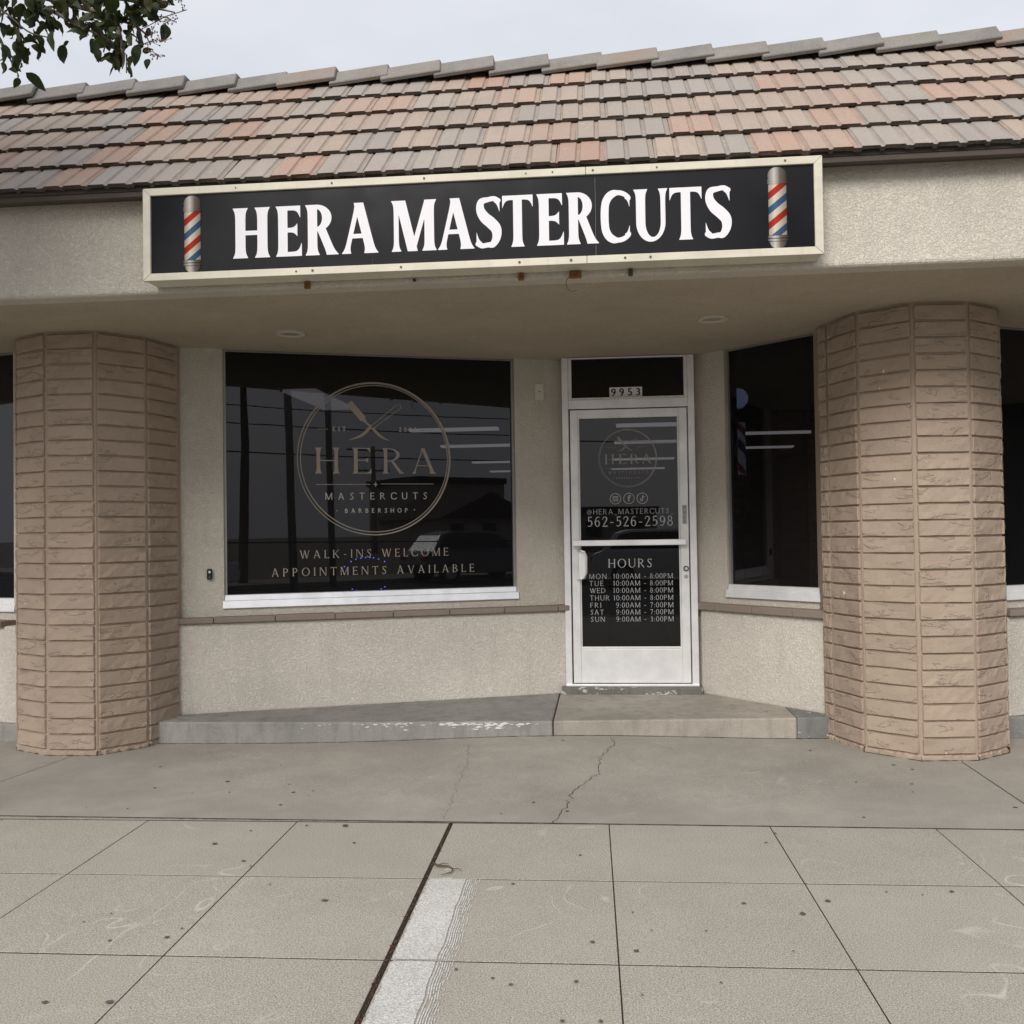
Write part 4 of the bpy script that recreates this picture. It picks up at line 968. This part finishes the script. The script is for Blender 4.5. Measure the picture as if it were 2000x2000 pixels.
for x, w_, lb in ((-1.605,.016,'small rusty bracket under the sign near its left end'), (-.425,.016,'small brown bracket under the middle of the sign'), (-.133,.032,'wide rusty orange bracket under the sign with a loose wire'), (.161,.012,'dark stub bracket under the right half of the sign')):
    r = empty('bracket', (x, 5.2, 2.79), lb, 'bracket', 'leftover brackets under the sign')
    mb = MB(); mb.box((x-w_, 5.188, 2.775), (x+w_, 5.2085, 2.812)); mb.build('plate', M_RUST if w_ > .013 else M_SCREW, r, bevel=.003)
    mb = MB(); mb.tube([(x, 5.19, 2.79), (x, 5.180, 2.79)], .006, 8); mb.build('bolt', M_SCREW, r)
mb = MB(); P = [(-.115+.038*math.cos(a)-.03, 5.186, 2.745+.042*math.sin(a)) for a in np.linspace(1.9, 5.2, 14)]; mb.tube(P, .0022, 6)
tag(mb.build('loose_wire', M_SCREW, smooth=True), 'thin loose wire curling below the rusty orange bracket', 'wire')
mb = MB(); mb.tube([(-1.009,5.2095,2.80),(-1.009,5.196,2.80)], .008, 10); tag(mb.build('bolt', M_BLACK), 'black bolt head in the fascia under the sign', 'bolt')

# ------------------------------------------------------------------ inside the shop, seen faintly through the tinted glass
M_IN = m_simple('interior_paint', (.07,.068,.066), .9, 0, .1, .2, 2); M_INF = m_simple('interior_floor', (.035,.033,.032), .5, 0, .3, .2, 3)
def wallbox(name, a, b, m=M_IN):
    mb = MB(); mb.box(a, b); return struct(mb.build(name, m))
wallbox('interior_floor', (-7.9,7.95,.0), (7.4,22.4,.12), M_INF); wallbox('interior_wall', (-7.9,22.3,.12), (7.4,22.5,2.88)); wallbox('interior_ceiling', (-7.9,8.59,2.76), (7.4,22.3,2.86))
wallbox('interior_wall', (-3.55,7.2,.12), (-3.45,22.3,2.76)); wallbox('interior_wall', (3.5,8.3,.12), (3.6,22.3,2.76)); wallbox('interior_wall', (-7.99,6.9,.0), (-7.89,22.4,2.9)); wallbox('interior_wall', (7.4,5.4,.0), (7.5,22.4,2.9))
M_TUBE = m_emit('fluorescent_tube', (1, .95, .84), 1.0); M_TROF = m_simple('fixture_housing', (.5,.5,.48), .6)
def fluor(x, y, lx, ly, s, lb):
    r = empty('ceiling_lamp', (x, y, 2.70), lb, 'lamp', 'fluorescent lamps inside the shop')
    mb = MB(); mb.box((x-lx/2, y-ly/2, 2.715), (x+lx/2, y+ly/2, 2.759)); mb.build('housing', M_TROF, r)
    mb = MB(); mb.box((x-lx/2+.02, y-ly/2+.02, 2.690), (x+lx/2-.02, y+ly/2-.02, 2.7145)); mb.build('diffuser', s, r)
rw = ('nearest', 'second', 'third', 'farthest')
for k, y in enumerate((12.0, 14.35, 17.8, 20.6)):
    fluor(-1.85+.0*k, y, 1.15, .26, M_TUBE, rw[k]+' lit fluorescent lamp seen through the logo window')
    fluor(.72, y, 1.15, .26, M_TUBE, rw[k]+' lit fluorescent lamp seen through the door glass')
for k, y in enumerate((13.4, 15.8)): fluor(2.45, y, 1.15, .22, M_TUBE, rw[k]+' lit fluorescent lamp seen through the angled window')
fluor(-2.68, 9.05, .34, 1.35, m_emit('dim_fluorescent', (1,.96,.9), .45), 'close ceiling lamp behind the top left of the logo circle')
# ring of blue LEDs standing behind the window
lr = empty('led_ring', FL @ Vector((1.07,.25,.95)), 'ring of tiny blue LED lights low behind the logo window', 'led ring')
mb = MB(); P = [FL @ Vector((1.07+.205*math.cos(a), .28, 1.10+.135*math.sin(a))) for a in np.linspace(0, 2*pi, 40)]; mb.tube(P, .006, 6); mb.build('hoop', M_BLACK, lr)
mb = MB(); mb.tube([FL @ Vector((1.07,.28,.965)), FL @ Vector((1.07,.28,.2))], .008, 6); mb.build('stand', M_BLACK, lr)
ML = m_emit('blue_led', (.16,.16,1), 12)
for a in (150,128,115,104,93,84,76,64,48, 235,245,256,270,292,302,312):
    p = FL @ Vector((1.07+.205*math.cos(math.radians(a)), .272, 1.10+.135*math.sin(math.radians(a)))); mb = MB(); mb.lathe([(.0001,-.006),(.006,0),(.0001,.006)], p, 6); mb.build('led', ML, lr)
# barber pole lamp inside the angled window
bp = empty('barber_pole', (1.12, 8.05, .12), 'dim striped barber pole with globe top inside the angled window', 'barber pole')
M_STR = None
t_ = NT('barber_stripes'); g = t_.n('ShaderNodeTexCoord'); sx = t_.n('ShaderNodeSeparateXYZ'); t_.l(g.outputs['Object'], sx.inputs[0])
an = t_.math('ARCTAN2', sx.outputs[1], sx.outputs[0]); fr_ = t_.math('FRACT', t_.math('ADD', t_.math('DIVIDE', an, 2*pi), t_.math('MULTIPLY', sx.outputs[2], 3.0)))
q = t_.n('ShaderNodeValToRGB'); q.color_ramp.interpolation = 'CONSTANT'; q.color_ramp.elements[0].color = (.75,.78,.95,1); q.color_ramp.elements[1].position = .35; q.color_ramp.elements[1].color = (.03,.04,.12,1); e_ = q.color_ramp.elements.new(.6); e_.color = (.75,.78,.95,1); e_ = q.color_ramp.elements.new(.8); e_.color = (.25,.02,.03,1)
t_.l(fr_, q.inputs[0]); M_STR = t_.bsdf(q.outputs[0], .3, 0, .4, emis=q.outputs[0], estr=.2); M_STR.cycles.emission_sampling = 'NONE'
mb = MB(); mb.lathe([(.055,0),(.055,.42)], (1.10,8.05,1.86), 24); mb.build('cylinder', M_STR, bp, smooth=True)
mb = MB(); mb.lathe([(.0001,-.095)]+[(.082*math.sin(a),-.082*math.cos(a)) for a in np.linspace(.3, pi, 12)], (1.10,8.05,2.48), 24); mb.build('globe', m_emit('globe_glow', (.55,.65,.95), .55), bp, smooth=True)
mb = MB(); mb.lathe([(.0001,.13),(.04,.12),(.068,.09),(.068,.0),(.04,-.01),(.0001,-.012)], (1.10,8.05,2.285), 24); mb.build('cap', M_CHROME, bp, smooth=True)
mb = MB(); mb.lathe([(.0001,0),(.045,.01),(.068,.05),(.068,.12),(.0001,.125)], (1.10,8.05,1.735), 24); mb.lathe([(.02,-1.6),(.02,.0)], (1.10,8.05,1.735), 10); mb.lathe([(.0001,.02),(.16,.02),(.16,0)], (1.10,8.05,.122), 20); mb.build('stand', M_CHROME, bp, smooth=True)

# ------------------------------------------------------------------ street tree whose branch hangs into the top left corner
M_BARK = m_simple('smooth_bark', (.16,.125,.10), .85, 0, .2, .3, 14, .5, 40)
def m_leaf(name, c):
    t = NT(name); oi = t.n('ShaderNodeObjectInfo'); p = t.pos(); n = t.noise(p, 14, 3)
    col = t.mix(n, scale_c(c, .6), scale_c(c, 1.5))
    b = t.n('ShaderNodeBsdfPrincipled', Roughness=.55); b.inputs['Specular IOR Level'].default_value = .25; t.l(col, b.inputs['Base Color'])
    tr = t.n('ShaderNodeBsdfTranslucent', Color=(c[0]*1.3, c[1]*1.6, c[2]*.8, 1)); m = t.n('ShaderNodeMixShader', Fac=.22); t.l(b.outputs[0], m.inputs[1]); t.l(tr.outputs[0], m.inputs[2]); t.l(m.outputs[0], t.out.inputs[0]); return t.m
M_LEAF = m_leaf('green_leaf', (.026,.036,.012)); M_LEAF2 = m_leaf('olive_leaf', (.04,.042,.014))
def leaf_mesh(seed, L=.052, Wd=.027):
    r = random.Random(seed); n = 6; vs = []; fs = []
    for k in range(n+1):
        t = k/n; wv = Wd/2*(math.sin(pi*min(1, t**.8*1.0))**.8 if 0 < t < 1 else .04); bend = -.012*t*t*r.uniform(.2, 2)
        vs += [(-wv, L*t, bend+wv*.35), (0, L*t, bend), (wv, L*t, bend+wv*.35)]
    for k in range(n): a = 3*k; fs += [(a, a+1, a+4, a+3), (a+1, a+2, a+5, a+4)]
    mb = MB(); mb.add(vs, fs); me, _ = mb.mesh('leaf', False, True); return me
tree = empty('street_tree', (-4.2, 2.1, 0), 'leafy street tree whose branch hangs into the top left corner', 'tree')
mb = MB(); base = Vector((-4.2, 2.1, -.02)); tips = []
for k in range(5):
    a = k*1.26+.4; P = [base+Vector((.05*math.cos(a), .05*math.sin(a), 0))]
    for s_ in range(1, 8): P.append(base+Vector((math.cos(a)*(.05+.075*s_**1.35), math.sin(a)*(.05+.06*s_**1.35), .52*s_))+Vector((random.gauss(0,.03), random.gauss(0,.03), 0)))
    mb.tube(P, [.055-.005*s_ for s_ in range(8)], 8); tips.append(P[-1])
mb.build('trunk', M_BARK, tree, smooth=True)
LM1 = [leaf_mesh(k, .056+.008*(k % 3), .034+.005*(k % 2)) for k in range(6)]
for k, me in enumerate(LM1): me.materials.append(M_LEAF if k % 3 else M_LEAF2)
def rot_rand(down=.6):
    return Matrix.Rotation(random.uniform(0, 2*pi), 4, 'Z') @ Matrix.Rotation(random.gauss(-down, .55), 4, 'X') @ Matrix.Rotation(random.uniform(-1.2, 1.2), 4, 'Y')
# crown (behind and above the frame), one mass of leaves
bv = np.array([(0,0,0),(-.026,.035,.008),(0,.04,0),(.026,.035,.008),(0,.088,-.012)]); bf2 = [(0,2,1),(0,3,2),(1,2,4),(2,3,4)]
big = leaf_mesh(3, .075, .045); bf = [tuple(p.vertices) for p in big.polygons]
mb = MB(); cen = [Vector(q) for q in ((-4.2,2.4,5.3),(-4.8,2.2,5.0),(-3.9,2.6,5.9),(-4.6,2.7,6.0),(-3.9,2.3,4.6),(-5.2,2.3,5.7),(-4.5,1.7,4.7),(-4.9,1.7,5.6),(-3.6,2.5,5.2),(-4.3,2.2,6.5),(-5.3,2.0,4.6),(-4.1,2.5,4.2))]
for k in range(20000):
    c = random.choice(cen); d = Vector((random.gauss(0,1), random.gauss(0,1), random.gauss(0,1))).normalized()*random.uniform(.1,1)**.5*random.uniform(.5,.85)
    p = c+d
    if p.x > -.72*p.y-.45 and p.z < 1.425+.62*max(p.y, 0)+.25 and p.y > .2: continue
    M = Matrix.Translation(p) @ rot_rand(); mb.add([M @ Vector(q) for q in bv], bf2)
tag(mb.build('crown', M_LEAF, tree), kind='stuff')
# the hanging branch in view
mb = MB()
BRN = [[(-3.9,2.2,3.3),(-3.2,2.4,3.5),(-2.5,2.75,3.38),(-2.2,2.85,3.28),(-1.96,2.98,3.17),(-1.86,3.0,3.09),(-1.79,3.0,3.065)],
       [(-2.2,2.85,3.28),(-1.98,2.95,3.24),(-1.80,3.0,3.165),(-1.67,3.0,3.09),(-1.58,3.0,3.045),(-1.52,3.0,2.99)],
       [(-1.98,2.95,3.24),(-1.75,3.02,3.19),(-1.58,3.02,3.13),(-1.48,3.02,3.08),(-1.44,3.0,3.02)],
       [(-1.75,3.02,3.19),(-1.55,3.0,3.18),(-1.43,3.0,3.14),(-1.36,3.0,3.12)],
       [(-2.2,2.85,3.27),(-2.08,2.9,3.18),(-1.97,2.97,3.10),(-1.93,3.0,3.02),(-1.90,3.0,2.96)],
       [(-1.58,3.02,3.13),(-1.545,3.0,3.06),(-1.53,3.0,2.98),(-1.535,3.0,2.945)]]
for k in range(14):
    P0 = Vector(random.choice(random.choice(BRN[1:4])[-3:])); d_ = Vector((random.uniform(-.035,.055), random.uniform(-.02,.02), random.uniform(-.05,.02)))
    BRN.append([tuple(P0), tuple(P0+d_*.5+Vector((0,0,.012))), tuple(P0+d_)])
for P in BRN:
    Q = [tuple(q) for q in catmull(P, 4)]; mb.tube(Q, [max(.0016, (.012 if len(P) > 3 else .001)*(1-k/len(Q))**1.6+.0018) for k in range(len(Q))], 6)
branch = mb.build('branch', M_BARK, tree, smooth=True)
POLY = [(-1.954,3.199),(-1.382,3.161),(-1.395,3.095),(-1.445,3.074),(-1.471,3.009),(-1.459,2.947),(-1.509,2.956),(-1.591,2.968),(-1.641,3.007),(-1.628,3.037),(-1.666,3.07),(-1.711,3.097),(-1.743,3.038),(-1.781,3.046),(-1.806,3.085),(-1.851,3.112),(-1.858,3.008),(-1.884,2.942),(-1.929,2.939),(-1.955,2.965)]
def inside(x, z):
    r = False; n = len(POLY)
    for i in range(n):
        (x1, z1), (x2, z2) = POLY[i], POLY[(i+1) % n]
        if (z1 > z) != (z2 > z) and x < (x2-x1)*(z-z1)/(z2-z1)+x1: r = not r
    return r
cnt = 0
while cnt < 292:
    x, z = random.uniform(-2.02,-1.37), random.uniform(2.93,3.24)
    if not (inside(x, z) or (z > 3.16 and x < -1.42 and random.random() < .5)): continue
    if -1.87 < x < -1.70 and z < 3.13 and random.random() < .35: continue
    M = Matrix.Translation((x, 3.0+random.uniform(-.06,.07), z+.018)) @ rot_rand(.75) @ Matrix.Scale(random.uniform(.5, 1.05), 4)
    obj('leaf', random.choice(LM1), branch, None, M); cnt += 1
# dry seed heads on thin stalks
M_SEED = m_simple('dry_seed_head', (.13,.075,.055), .9, 0, .1, .4, 50)
for root, tip in (((-1.47,3.02,3.085),(-1.315,3.0,3.125)), ((-1.47,3.0,3.02),(-1.383,3.0,3.03)), ((-1.46,3.0,3.00),(-1.405,3.0,2.975)), ((-1.46,3.01,3.06),(-1.425,3.0,3.055)), ((-1.43,3.0,3.11),(-1.355,3.0,3.088)), ((-1.40,3.0,3.15),(-1.335,3.0,3.16)), ((-1.50,2.98,3.10),(-1.46,2.98,3.045))):
    mb = MB(); a = Vector(root); b = Vector(tip); mb.tube([a, (a+b)/2+Vector((0,0,.008)), b], .0014, 5)
    for k in range(15):
        t = random.uniform(.25, 1.02); p = a+(b-a)*t+Vector((random.gauss(0,.009), random.gauss(0,.009), random.gauss(0,.009)+.004*math.sin(3*t)))
        mb.tube([a+(b-a)*min(1, t*.95), p], .0008, 4); mb.lathe([(.0001,-.0035),(.0032,0),(.0001,.0035)], p, 5)
    mb.build('seed_head', M_SEED, tree)

# ------------------------------------------------------------------ the street behind the camera (it shows in the glass)
M_WOOD = m_simple('weathered_pole_wood', (.34,.31,.27), .95, 0, .1, .3, 6, .6, 30)
def upole(x, y, h, r, lean, arms, lb):
    e = empty('utility_pole', (x, y, -.19), lb, 'utility pole', 'utility poles across the street')
    mb = MB(); mb.tube([(x+lean, y, -.3), (x+lean*.5, y, h*.5), (x, y, h)], [r, r*.92, r*.75], 12); mb.build('pole', M_WOOD, e, smooth=True)
    for z, L in arms:
        mb = MB(); mb.box((x-L/2, y-.06, z-.06), (x+L/2, y+.06, z+.06)); a = mb.build('crossarm', M_WOOD, e)
        for s_ in (-.92, -.45, .45, .92): mb = MB(); mb.lathe([(.03,0),(.05,.05),(.03,.09),(.045,.14),(.0001,.17)], (x+s_*L/2, y, z+.06), 8); mb.build('insulator', M_CHROME, a)
M_TYRE = m_simple('tyre_rubber', (.02,.02,.02), .9); M_RIM = m_simple('wheel_rim', (.5,.5,.52), .35, .8)
M_TAIL = m_simple('red_lamp_glass', (.35,.01,.01), .25); M_HEAD = m_simple('clear_lamp_glass', (.7,.7,.72), .2)
def car(x, y, col, lb, flip=1):
    e = empty('parked_car', (x, y, -.16), lb, 'car', 'cars parked across the road'); paint = m_simple('car_paint', col, .25, .1, .5, .02, 3, coat=.6)
    def ext(poly, w0, w1, mat, name, par, zr=None):
        z0, z1 = min(p[1] for p in poly), max(p[1] for p in poly); n = len(poly); vs = []
        for sd_ in (-1, 1):
            for a, z in poly: vs.append((x+flip*a, y+sd_*(w0+(w1-w0)*(z-z0)/(z1-z0)), z-.16))
        mb = MB(); mb.add(vs, [tuple(range(n-1, -1, -1)), tuple(range(n, 2*n))]+[(i, (i+1) % n, n+(i+1) % n, n+i) for i in range(n)]); return mb.build(name, mat, par, bevel=.03, seg=2)
    body = ext([(-2.2,.34),(-1.75,.30),(1.7,.30),(2.22,.36),(2.27,.62),(2.12,.84),(1.25,.98),(-1.95,1.02),(-2.22,.92),(-2.28,.6)], .86, .80, paint, 'body', e)
    cab = ext([(-2.0,.99),(-1.62,1.50),(-1.2,1.60),(.25,1.60),(.6,1.5),(1.3,.95)], .80, .62, paint, 'cabin', e)
    ext([(-1.80,1.06),(-1.50,1.46),(-1.1,1.53),(.2,1.53),(.5,1.45),(1.08,1.04)], .797, .652, M_HG, 'window', cab)
    for a in (-1.42, 1.42):
        for sd_ in (-1, 1):
            w_ = MB(); w_.tube([(x+flip*a, y+sd_*.64, .17), (x+flip*a, y+sd_*.875, .17)], .33, 20); wo = w_.build('wheel', M_TYRE, e)
            w_ = MB(); w_.tube([(x+flip*a, y+sd_*.87, .17), (x+flip*a, y+sd_*.885, .17)], .21, 16); w_.build('rim', M_RIM, wo)
    for sd_ in (-1, 1):
        for a, m_, nm in ((-2.24, M_TAIL, 'tail_light'), (2.17, M_HEAD, 'headlight')):
            w_ = MB(); xx = sorted((x+flip*(a-.05), x+flip*(a+.07))); w_.box((xx[0], y+sd_*.66-.14, .56), (xx[1], y+sd_*.66+.14, .70)); w_.build(nm, m_, e, bevel=.02)
upole(4.0,-8.0,8.5,.10,.22,[], 'thick leaning bare utility pole near the kerb')
upole(7.15,-12.4,9,.10,.2,[(8.6,1.6)], 'utility pole with one crossarm across the road')
upole(31.3,-55,8.3,.22,.1,[(8.0,4.4),(6.4,3.0)], 'far utility pole with two crossarms')
upole(-14,-40,9,.2,.1,[(8.6,4)], 'utility pole far off on the left of the road')
for y, z, lb in ((-30, 7.0, 'upper power line sagging across the street'), (-26, 5.3, 'lower power line sagging across the street'), (-34, 8.4, 'topmost power line sagging across the street')):
    mb = MB(); mb.tube([(x, y, z+.0012*(x-15)**2-.4) for x in range(-60, 91, 5)], .028, 6); tag(mb.build('power_line', M_BLACK), lb, 'cable', 'power lines')
M_HW = m_simple('house_render', (.34,.31,.27), .9, 0, .1, .1, 2); M_HR = m_simple('shingle_roof', (.10,.085,.075), .95, 0, .1, .2, 5); M_HG = m_simple('dark_window', (.02,.022,.025), .15, 0, .5)
def house(x, y, wd, dp, he, hr, lb, gable=True):
    e = empty('house', (x, y, -.19), lb, 'building', 'buildings across the street')
    mb = MB(); mb.box((x-wd/2, y-dp, -.2), (x+wd/2, y, he)); mb.build('wall', M_HW, e)
    mb = MB()
    if gable:
        o = .4; mb.add([(x-wd/2-o,y+o,he-.15),(x+wd/2+o,y+o,he-.15),(x,y+o,hr),(x-wd/2-o,y-dp-o,he-.15),(x+wd/2+o,y-dp-o,he-.15),(x,y-dp-o,hr)], [(0,1,2),(3,5,4),(0,2,5,3),(2,1,4,5),(0,3,4,1)])
    else: mb.box((x-wd/2-.2, y-dp-.2, he), (x+wd/2+.2, y+.2, hr))
    mb.build('roof', M_HR, e)
    n = max(2, int(wd/3))
    for k in range(n):
        wx = x-wd/2+(k+.5)*wd/n; mb = MB(); mb.box((wx-.6, y-.02, .9), (wx+.6, y+.04, 2.1)); mb.build('window', M_HG, e)
    mb = MB(); mb.box((x+.9*(wd/2-.9)-.45, y-.02, -.19), (x+.9*(wd/2-.9)+.0, y+.05, 2.0)); mb.build('door', M_HR, e)
car(1.9,-12.2,(.75,.75,.74),'white car parked across the road opposite the door')
car(12.2,-12.2,(.10,.11,.13),'dark grey car parked across the road opposite the logo window')
car(18.6,-12.2,(.45,.46,.47),'silver car parked farthest right across the road')
house(39,-50,9,10,2.6,4.6,'low gabled house across the street')
house(47,-66,10,10,6.2,6.8,'flat topped two storey block behind the gabled house', False)
house(-4,-60,16,10,2.8,3.2,'wide low flat roofed building facing the door', False)
house(-24,-38,11,9,2.8,4.8,'gabled house at the far left of the street')
house(-40,-30,12,9,5.4,6.0,'two storey block at the far left end of the street', False)
bigL = np.array([v.co for v in leaf_mesh(5, .5, .32).vertices])
for x, y, h, r, lb in ((5.4,-14.5,10.5,2.2,'tall tree across the road near the bare pole'), (60,-40,6,2.2,'round tree far right along the street'), (-13,-36,6.5,2.4,'broad tree left of the wide low building'), (13,-56,7,2.2,'tree rising behind the low flat roofs'), (-30,-46,8,2.6,'tall tree behind the far left house'), (54,-52,7,2.6,'tree right of the gabled house')):
    e = empty('roadside_tree', (x, y, -.19), lb, 'tree', 'trees across the street')
    mb = MB(); mb.tube([(x, y, -.2), (x+.1, y, h*.4), (x, y, h*.75)], [.16, .13, .06], 8); mb.build('trunk', M_BARK, e)
    mb = MB()
    for k in range(750):
        d = Vector((random.gauss(0,1), random.gauss(0,1), random.gauss(0,1))).normalized()*random.random()**.4*r
        p = Vector((x, y, h-r*.9))+Vector((d.x, d.y, d.z*.95)); M = Matrix.Translation(p) @ rot_rand(.3); mb.add([M @ Vector(q) for q in bigL], bf)
    tag(mb.build('crown', M_LEAF, e), kind='stuff')
